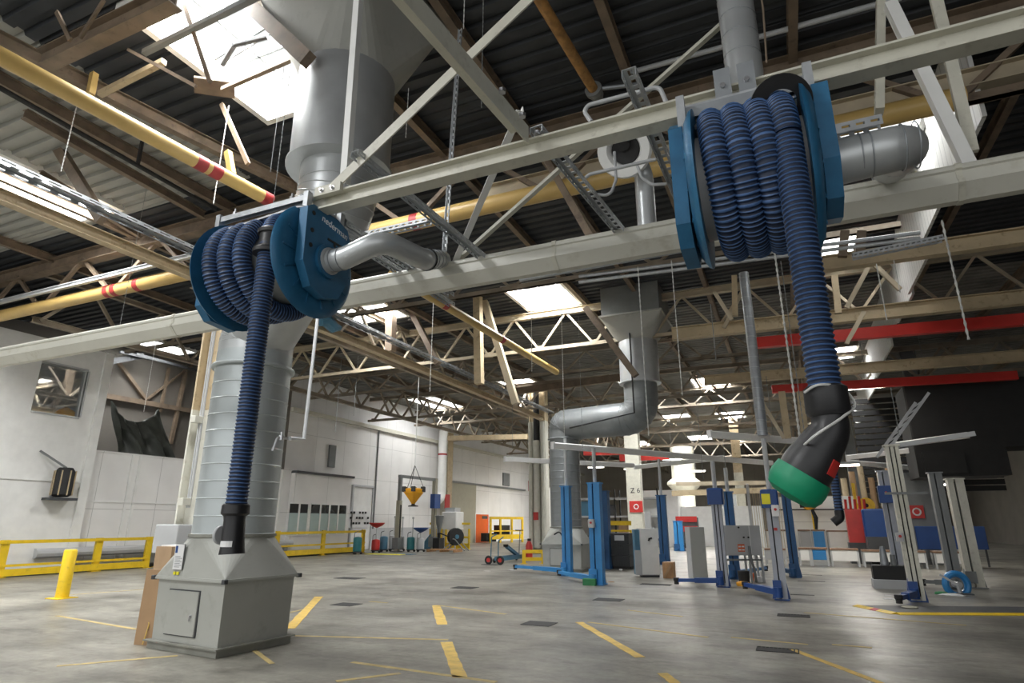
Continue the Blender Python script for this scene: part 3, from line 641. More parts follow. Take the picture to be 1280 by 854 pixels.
# nozzle: cuff, elbow, mouth, green cap
q0 = V((hx, hy, zn+.03)); e_ = q0+V((0, 0, -.125)); dv = (_R*-.60+V((0, 0, -.76))+V((0, .30, 0))).normalized(); tip = e_+dv*.225
MB().lathe(q0, (0, 0, -1), [(.073, -.06), (.086, -.05), (.088, .05), (.075, .07)], 24).build('cuff', 'black', t, True)
path = fillet([q0+V((0, 0, -.02)), e_, tip], .10, 10); path = resample(path, .02); n = len(path)
nz = MB().tube(path, [.070+.034*min(1, max(0, (k/n-.2)/.6)) for k in range(n)], 24).build('nozzle', 'black', t, True)
d_, s_, u_ = frame_of(dv)
MB().lathe(tip, dv, [(.105, -.012), (.112, -.012), (.118, .03), (.116, .06), (.102, .09), (.07, .108), (.01, .114)], 26).build('green_cap', 'green', t, True)
st = e_+dv*.105; off = (-_F-dv*(-_F).dot(dv)).normalized()
sd = dv.cross(off); off2 = (off*.78+sd*(.5 if sd.z < 0 else -.5)).normalized(); sd2 = dv.cross(off2).normalized()
pts4 = []
for i in range(6):
    aa = (i/5-.5)*.62; pts4.append((off2*math.cos(aa)+sd2*math.sin(aa)))
lab = MB(); lab.rings([[st+dv*.0+w_*.0975 for w_ in pts4]+[st+dv*.0+w_*.0925 for w_ in pts4[::-1]], [st+dv*.065+w_*.1075 for w_ in pts4]+[st+dv*.065+w_*.1025 for w_ in pts4[::-1]]])
tag(lab.build('sticker', 'redp', nz), 'dull red sticker')
cord = [q0+_R*-.09+V((0, -.02, .03)), q0+_R*-.03+V((0, -.085, .05)), q0+_R*.065+V((0, -.07, .04)), q0+_R*.115+V((0, -.02, -.02)), q0+_R*.05+V((0, -.10, -.085)), q0+_R*-.07+V((0, -.12, -.16)), tip+V((0, -.02, .105))]
def smooth_path(p, n=8):
    out = []; p = [V(x) for x in p]; q = [p[0]]+p+[p[-1]]
    for i in range(1, len(q)-2):
        for k in range(n):
            u = k/n; a, b_, c_, e = q[i-1], q[i], q[i+1], q[i+2]
            out.append(.5*((2*b_)+(c_-a)*u+(2*a-5*b_+4*c_-e)*u*u+(3*b_-a-3*c_+e)*u**3))
    out.append(p[-1]); return out
MB().tube(smooth_path(cord), .0055, 6).build('cord', 'rope', t, True)
# hanging frame and end housings of the big reel
zf = P(935, 122, 'y', YU-.09).z; yf = YU-.08
MB().chan((xl-.06, yf, zf+.04), (xr+.07, yf, zf+.04), .05, .085, .006, (0, 0, 1)).build('frame_bar', 'galv', t)
MB().box(xl-.06, xr+.07, yf-.034, yf-.027, zf-.05, zf+.02).build('shaded_web', 'galvdark', t)  # darker strip over the bar front, shade put into its colour
MB().tube(fillet([(xl-.03, yf-.02, zf-.14), (xl+.03, yf-.05, zf-.12), (xr-.02, yf-.05, zf-.10), (xr+.06, yf-.02, zf-.06)], .05), .012, 8).build('guide_rod', 'steel', t, True)
for x in (xl+.18, xr-.24):
    MB().box(x-.045, x+.045, YU-.085, YU-.07, zf-.04, zf+.24).box(x-.045, x+.045, YU-.07, YU+.075, zf+.225, zf+.24).build('hook_bracket', 'galvdark', t)
    MB().lathe((x, YU-.085, zf+.12), (0, -1, 0), [(.016, 0), (.016, .015)], 8).build('bolt', 'steel', t)
def housing(x, s, cy, cz, rim, zf, t, letter=None):
    """end plate with straps"""
    top = zf+.05
    for y in (cy-.19, cy+.19): MB().box(x-.022, x+.022, y-.025, y+.025, cz+.22, top).build('strap', 'galv', t)
    p = [(-.24, -.30), (-.14, -.40), (.10, -.42), (.22, -.28), (.25, -.02), (.24, .26), (.14, .37), (-.14, .37), (-.24, .28)] if s < 0 else [(-.25, -.10), (-.15, -.27), (0, -.31), (.15, -.27), (.25, -.10), (.255, .2), (.2, .33), (.08, .37), (-.20, .37), (-.255, .33)]
    o = MB().prism([(x, cy+a, cz+b_) for a, b_ in p], (s*.075, 0, 0)).build('end_housing', 'blue', t)
    for z in (.30, .16, .04): MB().lathe((x+s*.076, cy-.19, cz+z), (s, 0, 0), [(.018, 0), (.018, .003)], 10).build('bolt_hole', 'blackm', o)
    return o
hx2 = xr+.05
o = housing(xr+.05, 1, cy2, cz2, .43, zf, t); o2 = housing(xl-.05, -1, cy2, cz2, .43, zf, t)
MB().lathe((xr+.0, cy2, cz2), (1, 0, 0), [(.13, 0), (.13, .14)], 24).build('hub', 'blue', t, True)
# exhaust pipe of the big reel
p0 = V((xr+.13, cy2, cz2)); ex = P(1132, 186, 'y', cy2).x; xe = P(1114, 228, 'y', YB).x
t = thing('exhaust_pipe', 'fat galvanised exhaust pipe leaving the large reel, elbow dropping to the rail', 'pipe', p0)
pA = V((ex, cy2, cz2+.02)); pB = V((xe, YB, zt+.12)); path = fillet([p0, pA, pA.lerp(pB, .4)], .22, 10)
MB().tube(path, .115, 24).build('pipe', 'duct', t, True)
path2 = fillet([pA.lerp(pB, .38), pB, (xe, YB, zt+.0)], .12, 10)
MB().tube(path2, .117, 24).build('elbow', 'duct', t, True)
for x in (p0.x+.16, p0.x+.30, p0.x+.36, ex-.2): MB().torus((x, cy2, cz2+.012), (1, 0, 0), .116, .004, 24, 6).build('seam', 'galvdark', t, True)

# small reel on the left
cy1 = 3.3; cz1 = P(355, 336, 'y', cy1).z
xl, xr = P(298, 330, 'y', cy1).x, P(393, 330, 'y', cy1).x; HX1 = min(P(335, 320, 'y', cy1-.35).x, xr-.115)
t, c, R = reel('hose_reel', 'blue hose reel at left in front of the big duct, hose with black collar', xl, xr, cy1, cz1, 3.0, .43, .28, HR, 'mgrey', None, HX1, (xl+.085, HX1-.145))
hx, hy = HX1, cy1-R
zn = P(303, 640, 'y', hy).z
hose([V((hx, hy, cz1+.02)), V((hx, hy, zn))], HR, .024).build('hanging_hose', ['hose', 'hoserib'], t, True, 60)
zc_ = P(332, 310, 'y', hy).z
f = MB().lathe((hx, hy, zc_-.06), (0, 0, 1), [(.072, 0), (.105, .0), (.108, .025), (.10, .035), (.075, .035)], 26, False)
f.lathe((hx, hy+.02, zc_+.10), (0, 0, 1), [(.072, 0), (.10, .0), (.104, .025), (.095, .035), (.075, .035)], 26, False); f.lathe((hx, hy+.01, zc_-.03), (0, 0, 1), [(.078, 0), (.078, .14)], 26, False)
f.build('stop_collar', 'black', t, True)
MB().lathe((hx, hy, zn+.05), (0, 0, -1), [(.074, 0), (.084, .01), (.086, .06), (.07, .075)], 24).build('cuff', 'black', t, True)
dv = V((.06, 0, -1)).normalized()
nz = MB().lathe((hx, hy, zn-.02), dv, [(.068, 0), (.064, .03), (.072, .20), (.077, .235), (.07, .235), (.055, .1)], 24, True).build('nozzle', 'black', t, True)
MB().lathe((hx-.085, hy-.01, zn-.14), (1, -.1, 0), [(.055, -.012), (.06, -.006), (.06, .006), (.055, .012)], 20).build('flap_disc', 'lgrey', nz, True)
f = MB(); rr_ = []
for zz in (-.175, -.21): rr_.append([V((hx+.015+.076*math.sin(a), hy-.076*math.cos(a), zn+zz)) for a in [-.5+.25*i for i in range(6)]]+[V((hx+.015+.071*math.sin(a), hy-.071*math.cos(a), zn+zz)) for a in [.75-.25*i for i in range(6)]])
f.rings(rr_).build('label', 'paper', nz)
zf = P(347, 258, 'y', YU-.09).z; yf = YU-.08
MB().chan((xl-.06, yf, zf+.03), (xr+.07, yf, zf+.03), .05, .045, .006).build('frame_bar', 'galv', t)
MB().tube(fillet([(xl-.04, yf-.03, zf-.16), (xl+.03, yf-.06, zf-.13), (xr+.02, yf-.06, zf-.09), (xr+.06, yf-.03, zf-.09)], .05), .012, 8).build('guide_rod', 'steel', t, True)
MB().chan((xl-.06, cy1+.22, zf+.03), (xr+.07, cy1+.22, zf+.03), .06, .06, .006).build('frame_bar', 'galv', t)
for x in (xl+.1, xr-.12): MB().lathe((x, yf, zf+.035), (0, 0, 1), [(.02, 0), (.02, .02), (.01, .02), (.01, .05)], 8).build('bolt', 'steel', t)
o = housing(xr+.05, 1, cy1, cz1, .43, zf, t); housing(xl-.05, -1, cy1, cz1, .43, zf, t)
text('nederman', .075, (xr+.128, cy1+.05, cz1+.285), (0, 1, -.13), (0, .13, 1), 'text', o)
MB().box(xr+.125, xr+.132, cy1-.02, cy1+.14, cz1+.155, cz1+.17).box(xr+.125, xr+.132, cy1+.05, cy1+.07, cz1+.10, cz1+.155).build('slot', 'blackm', o)
MB().lathe((xr+.05, cy1, cz1-.02), (1, 0, 0), [(.135, 0), (.135, .10)], 24).build('hub', 'blue', t, True)
p0 = V((xr+.13, cy1, cz1-.02)); e1 = P(487, 303, 'y', cy1+.1); pE = P(553, 333, 'y', YB); pE.z = zt+.09
t = thing('exhaust_pipe', 'bent galvanised exhaust pipe from the smaller reel to the rail', 'pipe', p0)
path = fillet([p0, p0+V((.16, 0, .0)), V((e1.x-.03, cy1+.05, e1.z)), V((e1.x+.04, cy1+.5, e1.z+.02)), pE, pE-V((0, 0, .1))], .17, 9)
MB().tube(path, .085, 24).build('pipe', 'duct', t, True)
MB().lathe(p0+V((-.02, 0, 0)), (1, 0, 0), [(.105, 0), (.105, .05), (.09, .06)], 24).build('collar', 'duct', t, True)
for x in (.07, .14): MB().torus(p0+V((x, 0, 0)), (1, 0, 0), .087, .004, 24, 6).build('seam', 'galvdark', t, True)
pS = V((e1.x+.04, cy1+.5, e1.z+.02))
for k in range(4): MB().torus(pS.lerp(pE, .1+.2*k), pE-pS, .087, .004, 24, 6).build('seam', 'galvdark', t, True)
MB().torus(pS.lerp(pE, .14), pE-pS, .09, .008, 24, 6).build('clamp', 'blackm', t, True)

# vertical spiral pipe above the big reel
q = P(925, 50, 'y', 4.6); qb = P(930, 112, 'y', 4.6)
t = thing('spiral_pipe', 'upright galvanised spiral pipe rising above the large reel', 'pipe', (q.x, 4.6, qb.z))
path = [V((q.x, 4.6, ROOF))]+fillet([(q.x, 4.6, 8), (q.x, 4.6, qb.z+.02), (q.x-.5, 4.55, qb.z-.32)], .22, 8)
path = resample(path, .05)
MB().tube(path, .145, 24).build('pipe', 'duct', t, True)
z = qb.z+.3
while z < 8.6: MB().torus((q.x, 4.6, z), (.12, .05, 1), .146, .0045, 24, 6).build('seam', 'galvdark', t, True); z += .2
MB().tube([(q.x+.17, 4.45, 8.8), (q.x+.2, 4.45, qb.z+.6), (q.x+.17, 4.48, qb.z+.1)], .008, 6).build('earth_wire', 'brown', t)
# white funnel with tube guards
q = P(787, 172, 'y', 4.35); qv = P(806, 240, 'y', YB)
t = thing('suction_funnel', 'white bell mouthed suction funnel with black opening, on short upright pipe', 'funnel', (qv.x, YB, zt))
MB().tube(fillet([(qv.x, YB, zt-.02), (qv.x, YB, q.z-.05), (qv.x-.06, YB-.2, q.z)], .15), .082, 22).build('pipe', 'duct', t, True)
ax = (V((0, 0, CAMH))-q).normalized(); ax = (ax*.72+V((-.25, -.35, -.2))).normalized()
qq = V((qv.x-.08, YB-.25, q.z+.03))
MB().lathe(qq, ax, [(.09, -.12), (.14, -.03), (.225, .05), (.24, .09), (.225, .12), (.15, .11), (.125, .05), (.12, -.08)], 30, False).build('bell', 'white', t, True)
MB().lathe(qq, ax, [(.12, -.10), (.12, .06), (.02, .05)], 24).build('throat', 'blackm', t, True)
c_ = qq+ax*.12+V((0, 0, .13)); MB().tube([c_+ax*-.05+V((-.03, 0, .10)), c_, c_+V((-.0, -.02, -.10))], .062, 16).build('black_sleeve', 'black', t, True)
def loop(pts, r, label, cat='guard', rad=.06):
    f = MB().tube(fillet(pts, rad), r, 10).build('tube_guard', 'lgrey', None, True); tag(f, label, cat); return f
y_ = YU+.4
loop([P(739, 152, 'y', y_), P(726, 134, 'y', y_), P(824, 108, 'y', y_), P(836, 135, 'y', y_)], .016, 'bent tube guard bar standing above the cream bar')
loop([P(732, 222, 'y', y_+.3), P(737, 218, 'y', y_+.3), P(820, 199, 'y', y_+.3)], .014, 'straight tube guard bar across the white funnel')
loop([P(768, 190, 'y', y_+.5), P(770, 225, 'y', y_+.5), P(763, 245, 'y', y_+.5), P(745, 243, 'y', y_+.5)], .012, 'hooked grey tube left of the funnel pipe')
loop([P(797, 208, 'y', y_+.5), P(802, 222, 'y', y_+.5), P(815, 231, 'y', y_+.5), P(833, 230, 'y', y_+.5)], .012, 'curved grey tube right of the funnel pipe')
LAMP = emis('lamp_tube', (1, .93, .8), 9.0)
# ================================================================== duct towers, pipes, beams, chains
def transition(mbo, hw, hd, z0, r, z1, cx, cy, q=8):
    """square to round sheet metal transition"""
    n = 4*q; cir = [V((cx+r*math.cos(PI/4+2*PI*k/n), cy+r*math.sin(PI/4+2*PI*k/n), z1)) for k in range(n)]
    cor = [V((cx+hw, cy+hd, z0)), V((cx-hw, cy+hd, z0)), V((cx-hw, cy-hd, z0)), V((cx+hw, cy-hd, z0))]
    fs = []
    for j in range(4):
        for k in range(-q//2, q//2): fs.append([n+j, (j*q+k) % n, (j*q+k+1) % n])
        fs.append([n+j, (j*q+q//2) % n, n+(j+1) % 4])
    return mbo.add(cir+cor, fs)
def duct_tower(cx, cy, ux, uy, zl, zu, zb, zt_, label, m_low, m_mid, m_up, sign=True, hop_top=None, rl=.54, rm=.53, ru=.69, er=.85):
    t = thing('duct_tower', label, 'ventilation duct', (cx, cy, 0))
    w, d = .69, .555
    MB().box(cx-w-.02, cx+w+.02, cy-d-.02, cy+d+.02, 0, .085).box(cx-w-.06, cx+w+.06, cy-d-.06, cy+d+.06, .085, .105).build('plinth', 'cabdirt', t)
    cb = MB().rings([[V((cx+a*w*s, cy+b_*d*s, z)) for a, b_ in ((-1, -1), (1, -1), (1, 1), (-1, 1))] for z, s in ((.105, .975), (.86, 1.0))]).build('cabinet', 'cab', t)
    MB().box(cx-w-.055, cx+w+.055, cy-d-.055, cy+d+.055, .86, .885).box(cx-w-.045, cx+w+.045, cy-d-.045, cy+d+.045, .885, .90).build('flange', 'cab', t)
    dx0, dx1 = cx-.40, cx+.22
    dr = MB().cbox(dx0, dx1, cy-d-.022, cy-d+.02, .20, .73, .006).build('door', 'cab', t)
    f = MB().box(dx0-.015, dx1+.015, cy-d-.006, cy-d+.01, .185, .745).build('door_seal', 'dgrey', t)
    MB().lathe((dx1-.09, cy-d-.02, .44), (0, -1, 0), [(.016, 0), (.016, .02), (.01, .03)], 12).bar((dx1-.09, cy-d-.045, .45), (dx1-.09, cy-d-.045, .38), .014).build('handle', 'steel', dr, True)
    for a in (-1, 1):
        for b_ in (-1, 1): MB().cbox(cx+a*(w+.045)-.03, cx+a*(w+.045)+.03, cy+b_*(d+.045)-.03, cy+b_*(d+.045)+.03, .85, .905, .006).build('corner_clamp', 'dgrey', t)
    transition(MB(), w+.03, d+.03, .90, rl, 1.42, cx, cy).build('transition_hood', 'cab', t)
    MB().lathe((cx, cy, 1.42), (0, 0, 1), [(rl, -.02), (rl+.035, -.015), (rl+.035, .02), (rl, .025)], 40).build('clamp_ring', 'cabdirt', t, True)
    # lower round duct with spiral seams
    zz = 1.43; pr = []
    while zz < zl-.35:
        pr += [(rl, zz), (rl+.008, zz+.012), (rl, zz+.024)]; zz += .235
    pr.append((rl, zl-.3))
    MB().lathe((cx, cy, 0), (0, 0, 1), pr, 44).build('lower_duct', m_low, t, True, 15)
    MB().lathe((cx, cy, zl-.55), (0, 0, 1), [(rl, 0), (rl+.05, .005), (rl+.06, .03), (rl+.05, .055), (rl, .06)], 44).build('joint_band', m_low, t, True)
    p = fillet([(cx, cy, zl-.32), (cx, cy, zl), (ux, uy, zu), (ux, uy, zb+.03)], er, 6)
    MB().tube(p, [rl-.002]*3+[rm]*(len(p)-3), 40).build('elbow_duct', m_mid, t, True, 12)
    for k in range(1, len(p)-1): MB().torus(p[k], p[k+1]-p[k-1], rm+.004, .008, 36, 6).build('elbow_seam', m_mid, t, True)
    MB().lathe((ux, uy, 0), (0, 0, 1), [(rm, zb-.02), (ru+.04, zb-.01), (ru+.04, zb+.03), (ru, zb+.05), (ru, zt_), (ru-.1, zt_+.02)], 48).build('fan_casing', m_up, t, True)
    if hop_top:
        h = MB(); transition(h, 1.02, 1.02, hop_top, ru, zt_-.02, ux, uy); h.build('hood', 'cab', t)
        MB().box(ux-1.06, ux+1.06, uy-1.06, uy+1.06, hop_top, hop_top+.06).build('hood_flange', 'cab', t)
        MB().box(ux-.98, ux+.98, uy-.98, uy+.98, hop_top+.06, ROOF+.05).build('roof_collar', 'mgrey', t)
    if sign:
        s0 = MB().box(cx-.36, cx-.17, cy-d-.05, cy-d-.042, .99, 1.31); s0 = s0.build('notice', 'paper', t)
        MB().box(cx-.365, cx-.165, cy-d-.042, cy-d-.036, .985, 1.315).build('backing', 'dgrey', s0)
        MB().box(cx-.345, cx-.30, cy-d-.053, cy-d-.05, 1.2, 1.29).build('emblem', 'dblue', s0)
        for k in range(7): MB().box(cx-.33, cx-.20+(.02 if k % 2 else -.02), cy-d-.052, cy-d-.05, 1.02+k*.022, 1.026+k*.022).build('text_line', 'mgrey', s0)
        MB().box(cx-.33, cx-.285, cy-d-.05, cy-d-.04, .925, .965).build('warning_label', 'ylabel', t); MB().box(cx-.265, cx-.215, cy-d-.05, cy-d-.04, .925, .965).build('warning_label', 'ylabel', t)
    return t
U = P(434, 115, 'y', 5.9); A5 = math.radians(5); ox, oy = U.x+7.29, 5.9-6.64
t1 = duct_tower(-7.29, 6.64, -7.29+ox*math.cos(A5)-oy*math.sin(A5), 6.64+ox*math.sin(A5)+oy*math.cos(A5), 4.35, 5.75, P(441, 168, 'y', 5.25).z, P(441, 49, 'y', 5.25).z, 'big grey duct tower with a square cabinet base, nearest, standing on the floor', 'ductsp', 'duct', 'duct', True, ROOF-.1)
t1.rotation_euler.z = -A5
q = P(715, 660, 'z', 1.4); b2 = G(727, 716); U2 = P(799, 460, 'y', 20.1)
f2 = duct_tower(b2.x-.70, b2.y+.6, U2.x, 20.1, P(715, 530, 'y', 20.8).z, P(799, 522, 'y', 20.1).z, P(799, 480, 'y', 20.1).z, P(799, 428, 'y', 20.1).z, 'second grey duct tower with bent duct, behind the bright blue lift posts', 'ductgrey', 'ductgrey', 'duct', False, P(799, 403, 'y', 20.1).z, rl=.54, rm=.56, ru=.66, er=1.5)
MB().tube([V((U2.x-.1, 19.38, 8.6)), V((U2.x-.1, 19.38, P(793, 516, 'y', 19.38).z)), V(P(712, 535, 'y', 20.2))], .03, 6).build('cable_conduit', 'blackm', f2)
w_ = P(692, 690, 'y', 20.0); MB().tube(smooth_path([(w_.x, 20.1, 1.2), (w_.x+.25, 20.0, 1.25), (w_.x+.45, 20.0, .8), (w_.x+.35, 20.0, .25), (w_.x+.1, 20.05, .1)]), .025, 6).build('hose_loop', 'blackm', f2)
q = P(858, 640, 'y', 50); t = thing('air_duct', 'distant pale round duct with a flared collar, beyond the white partition', 'ventilation duct', (q.x, 50, 0))
MB().lathe((q.x, 50, 0), (0, 0, 1), [(.75, 0), (.75, P(858, 615, 'y', 50).z), (1.3, P(858, 606, 'y', 50).z), (1.3, P(858, 603, 'y', 50).z), (.9, P(858, 598, 'y', 50).z), (.9, 7.3)], 24).build('pipe', 'offwhite', t, True)

def pipe(name, pts, r, m, label, bands=(), cat='pipe', seg=14, bm_='redband'):
    t = thing(name, label, cat, pts[0]); MB().tube([V(p) for p in pts], r, seg).build('pipe_run', m, t, True)
    for b_ in bands:
        b_ = V(b_); d = (V(pts[1])-V(pts[0])).normalized(); MB().lathe(b_-d*.09, d, [(r+.004, 0), (r+.004, .18)], seg).build('band', bm_, t, True)
    return t
a, b_ = P(71, 108, 'z', 7.0), P(340, 252, 'z', 7.0); c_ = P(640, 430, 'z', 7.0)
xp = (a.x+b_.x+c_.x)/3
yA = P(340, 252, 'x', xp).y
def onp(px, py, X): return P(px, py, 'x', X)
pa, pb = P(71, 108, 'z', 7.0), P(336, 250, 'z', 7.0)
e = (pb-pa).normalized(); pa2 = pa-e*3
pipe('ochre_pipe', [pa2, pb], .115, 'ypipe', 'ochre pipe with red bands slanting over the left, in front of the big duct', [pa.lerp(pb, (P(250, 204, 'z', 7.0)-pa).length/(pb-pa).length), pa.lerp(pb, (P(268, 214, 'z', 7.0)-pa).length/(pb-pa).length), pb-e*.06])
pc, pd = P(548, 377, 'z', 7.0), P(655, 441, 'z', 7.0); e = (pd-pc).normalized()
pipe('ochre_pipe', [pc-e*2.0, pd+e*3], .115, 'ypipe', 'ochre pipe with one red band slanting below the rail centre', [P(627, 424, 'z', 7.0), P(556, 381, 'z', 7.0)])
zx = 7.2
def crossz(px, py, Y): return P(px, py, 'y', Y)
pa, pb = crossz(71, 376, 9.55), crossz(700, 245, 9.55); zz = (pa.z+pb.z)/2
pipe('ochre_pipe', [(-22, 9.5, zz), (3.0, 9.5, zz)], .17, 'ypipe', 'thick ochre pipe running across the hall under the first truss', [(crossz(x, y, 9.5).x, 9.5, zz) for x, y in ((137, 366), (146, 364), (174, 358), (520, 285))])
f = MB().ibeam((-4.9, 9.75, zz+.42), (8, 9.75, zz+.42), .22, .30, .02).build('cross_beam', 'trusslight'); tag(f, 'cream crossbeam just above the thick ochre pipe', 'beam')
f = MB().ibeam((-22.5, 9.2, zz+.28), (-8.2, 9.2, zz+.28), .1, .12, .015).build('conduit_rack', 'lgrey'); tag(f, 'slim grey conduit rack above the thick ochre pipe on the left', 'rack')
q0, q1 = P(845, 75, 'y', 8.9), P(1098, 5, 'y', 8.9); pipe('conduit', [q0-(q1-q0)*.3, q1+(q1-q0)*.1], .045, 'lgrey', 'bright grey conduit along the top chord above the big reel', cat='conduit')
q0, q1 = P(650, 350, 'y', 12), P(1200, 275, 'y', 12); pipe('conduit', [(q0.x, 12, q0.z), (q1.x, 12, q0.z+.1)], .05, 'galvdark', 'grey conduit pair seen below the rail behind the large reel', cat='conduit')
for dy, lb in ((0, 'upper'), (7, 'lower')):
    q0, q1 = P(878, 326+dy, 'y', 11.3), P(1150, 291+dy, 'y', 11.3); pipe('conduit', [q0-(q1-q0)*.7, q1], .035, 'galv', 'bright grey conduit crossing behind the hanging hose, %s of the pair' % lb, cat='conduit')
q0, q1 = P(675, 0, 'z', 8.7), P(742, 112, 'z', 8.7); pipe('rusty_pipe', [q0-(q1-q0)*1.2, q1], .085, 'rustpipe', 'rusty orange pipe with a valve, slanting under the roof left of the funnel')
t = thing('valve', 'grey pipe valve at the end of the rusty orange pipe', 'valve', q1)
MB().lathe(q1, (q1-q0), [(.15, -.03), (.15, .06)], 16).lathe(q1+(q1-q0).normalized()*.16, (q1-q0), [(.09, -.1), (.12, 0), (.06, .14)], 14).build('body', 'mgrey', t, True); MB().tube([q1+V((0, 0, 0)), q1+V((.5, .15, .02)), q1+V((.75, .3, .1))], .035, 8).build('branch', 'galvdark', t)
# dark sprinkler pipe on the left
q0, q1 = P(71, 150, 'z', 8.6), P(270, 262, 'z', 8.6)
t = pipe('sprinkler_pipe', [q0-(q1-q0)*.3, q1], .045, 'blackm', 'thin black sprinkler pipe below the pale roof sheets', cat='pipe')
h = P(172, 206, 'z', 8.6); MB().tube([h, h+V((0, 0, .55))], .04, 8).build('drop', 'blackm', t)
# knee pieces under the near rooflight
for a, b_, w, m, lb in [((71, 68), (222, -5), .34, 'brown', 'broad brown beam crossing the top left corner before the rooflight'), ((180, 66), (325, -6), .08, 'mgrey', 'dark grey tube crossing in front of the rooflight'), ((278, 112), (385, 65), .07, 'brown', 'slim brown bar crossing the lower rooflight'), ((125, 118), (205, 77), .09, 'beige', 'short beige bracket bar left of the rooflight')]:
    Y = P((a[0]+b_[0])/2, (a[1]+b_[1])/2, 'z', 8.5).y
    p0, p1 = P(*a, 'y', Y), P(*b_, 'y', Y)
    f = MB().ibeam(p0-(p1-p0)*.15, p1, w*.6, w, .02) if m == 'brown' and w > .3 else MB().bar(p0, p1, w, w)
    tag(f.build('roof_beam', m), lb, 'beam')
for a, b_, w, lb in [((228, -4), (263, 102), .07, 'brown diagonal brace across the bright rooflight'), ((308, 2), (385, 75), .22, 'broad dark brace at the right edge of the rooflight'), ((277, 130), (310, 205), .08, 'brown brace below the rooflight corner'), ((160, 62), (245, 108), .05, 'thin brown tie left of the rooflight corner'), ((71, 182), (128, 275), .22, 'wide brown brace running down at the left edge'), ((71, 15), (88, 50), .06, 'thin cream brace in the top left corner'), ((130, 0), (100, 48), .06, 'second cream brace in the top left corner')]:
    Y = P((a[0]+b_[0])/2, (a[1]+b_[1])/2, 'z', 8.3).y; p0 = P(*a, 'y', Y); p1 = P(*b_, 'y', Y)
    tag(MB().bar(p0, p1, w, w*.6, (0, 1, 0)).build('roof_brace', 'brown'), lb, 'brace')
q = P(268, 110, 'z', 8.6); t = MB().prism([(q.x-.42, q.y-.05, q.z), (q.x-.1, q.y-.32, q.z), (q.x+.4, q.y+.05, q.z), (q.x+.1, q.y+.34, q.z)], (0, 0, .04)).build('gusset_plate', 'brown'); tag(t, 'square brown gusset plate at the rooflight corner', 'plate')
p0, p1 = P(71, 85, 'z', 8.9), P(380, 240, 'z', 8.9); tag(MB().ibeam(p0-(p1-p0)*.3, p1+(p1-p0)*.15, .16, .24, .02).build('edge_beam', 'brown'), 'deep dark edge beam between pale and dark roof sheets', 'beam')
for a, b_, w in [((71, 165), (230, 255), .2), ((71, 230), (160, 285), .16)]:
    p0, p1 = P(*a, 'z', 9.0), P(*b_, 'z', 9.0); tag(MB().ibeam(p0-(p1-p0)*.2, p1+(p1-p0)*.2, w*.7, w, .02).build('edge_beam', 'brown'), 'brown beam under the pale roof sheets, %s' % ('higher' if w > .18 else 'lower') + ' of two', 'beam')
# posts between pipe and roof
for px0, py0, px1, py1, Y, w, lb in [(285, 190, 290, 218, 6.4, .1, 'short ochre stub post over the banded pipe'), (118, 92, 113, 118, 5.0, .1, 'second short ochre stub post at top left')]:
    tag(MB().bar(P(px0, py0, 'y', Y), P(px1, py1, 'y', Y), w).build('pipe_hanger', 'ypipe'), lb, 'post')
# beams on the right
def hbeam(a, b_, Z, w, h, m, label, name='crane_beam', extra=1.5, sect='i'):
    p0, p1 = P(*a, 'z', Z), P(*b_, 'z', Z); d = (p1-p0).normalized(); p1 = p1+d*extra
    f = MB()
    (f.ibeam(p0, p1, w, h, .025) if sect == 'i' else f.bar(p0, p1, w, h)); o = f.build(name, m); tag(o, label, 'beam'); return p0, p1
y1 = hbeam((840, 418), (1210, 379), 6.5, .22, .34, 'beige', 'beige crane beam from hose to right edge, just above the upper red beam')
y2 = hbeam((880, 476), (1210, 450), 6.5, .22, .34, 'beige', 'beige crane beam between the two red beams')
y3 = hbeam((1005, 334), (1210, 305), 6.5, .2, .3, 'beige', 'highest beige crane beam right of the hanging hose')
hbeam((935, 430), (1208, 406), 6.5, .2, .30, 'red', 'upper bright red beam crossing behind the hanging hose', 'red_beam', 1.5, 'b')
hbeam((965, 487), (1208, 473), 6.5, .2, .30, 'red', 'lower bright red beam crossing behind the hanging hose', 'red_beam', 1.5, 'b')
for k, (a, b_) in enumerate([((730, 566), (775, 565)), ((775, 573), (830, 571))]):
    p0 = P(*a, 'y', 40); tag(MB().bar(p0, P(*b_, 'y', 40)+V((.3, 0, 0)), .3, .4).build('red_beam', 'red'), ('upper' if k == 0 else 'lower')+' small red beam far away behind the second duct', 'beam')
# posts dropping from the trusses to these beams
for a, b_, Y, w, m, lb in [((918, 345), (919, 395), 15.5, .13, 'beige', 'short beige hanger post left of hanging hose, upper'), ((1043, 345), (1048, 392), 15.5, .14, 'beige', 'beige hanger post just right of the hose'), ((1056, 290), (1053, 322), 12.6, .16, 'brown', 'brown hanger post right of the hose, nearer to it'), ((1077, 290), (1075, 318), 12.6, .16, 'brown', 'stubby brown hanger post right of the hose'), ((977, 490), (985, 548), 18.5, .18, 'beige', 'beige hanger post left of nozzle, leftmost of pair'), ((1000, 490), (1007, 548), 18.5, .18, 'beige', 'beige hanger post left of nozzle, rightmost of pair')]:
    tag(MB().bar(P(*a, 'y', Y), P(*b_, 'y', Y), w, w).build('hanger_post', m), lb, 'post')
for a, b_, Y, lb in [((1080, 390), (1058, 380+50), 15, 'cream brace below the top beige crane beam'), ((1092, 330), (1125, 362), 14, 'beige brace meeting the pale draft board'), ((1085, 335), (1058, 385), 14, 'cream brace right of the hanging hose'), ((893, 365), (915, 400), 15, 'beige brace left of hose by short post'), ((945, 490), (980, 548), 18, 'beige brace slanting down to the grey boom'), ((930, 360), (905, 410), 16, 'brown brace behind the left hanger post')]:
    tag(MB().bar(P(*a, 'y', Y), P(*b_, 'y', Y), .09, .09).build('roof_brace', 'trusslight'), lb, 'brace')
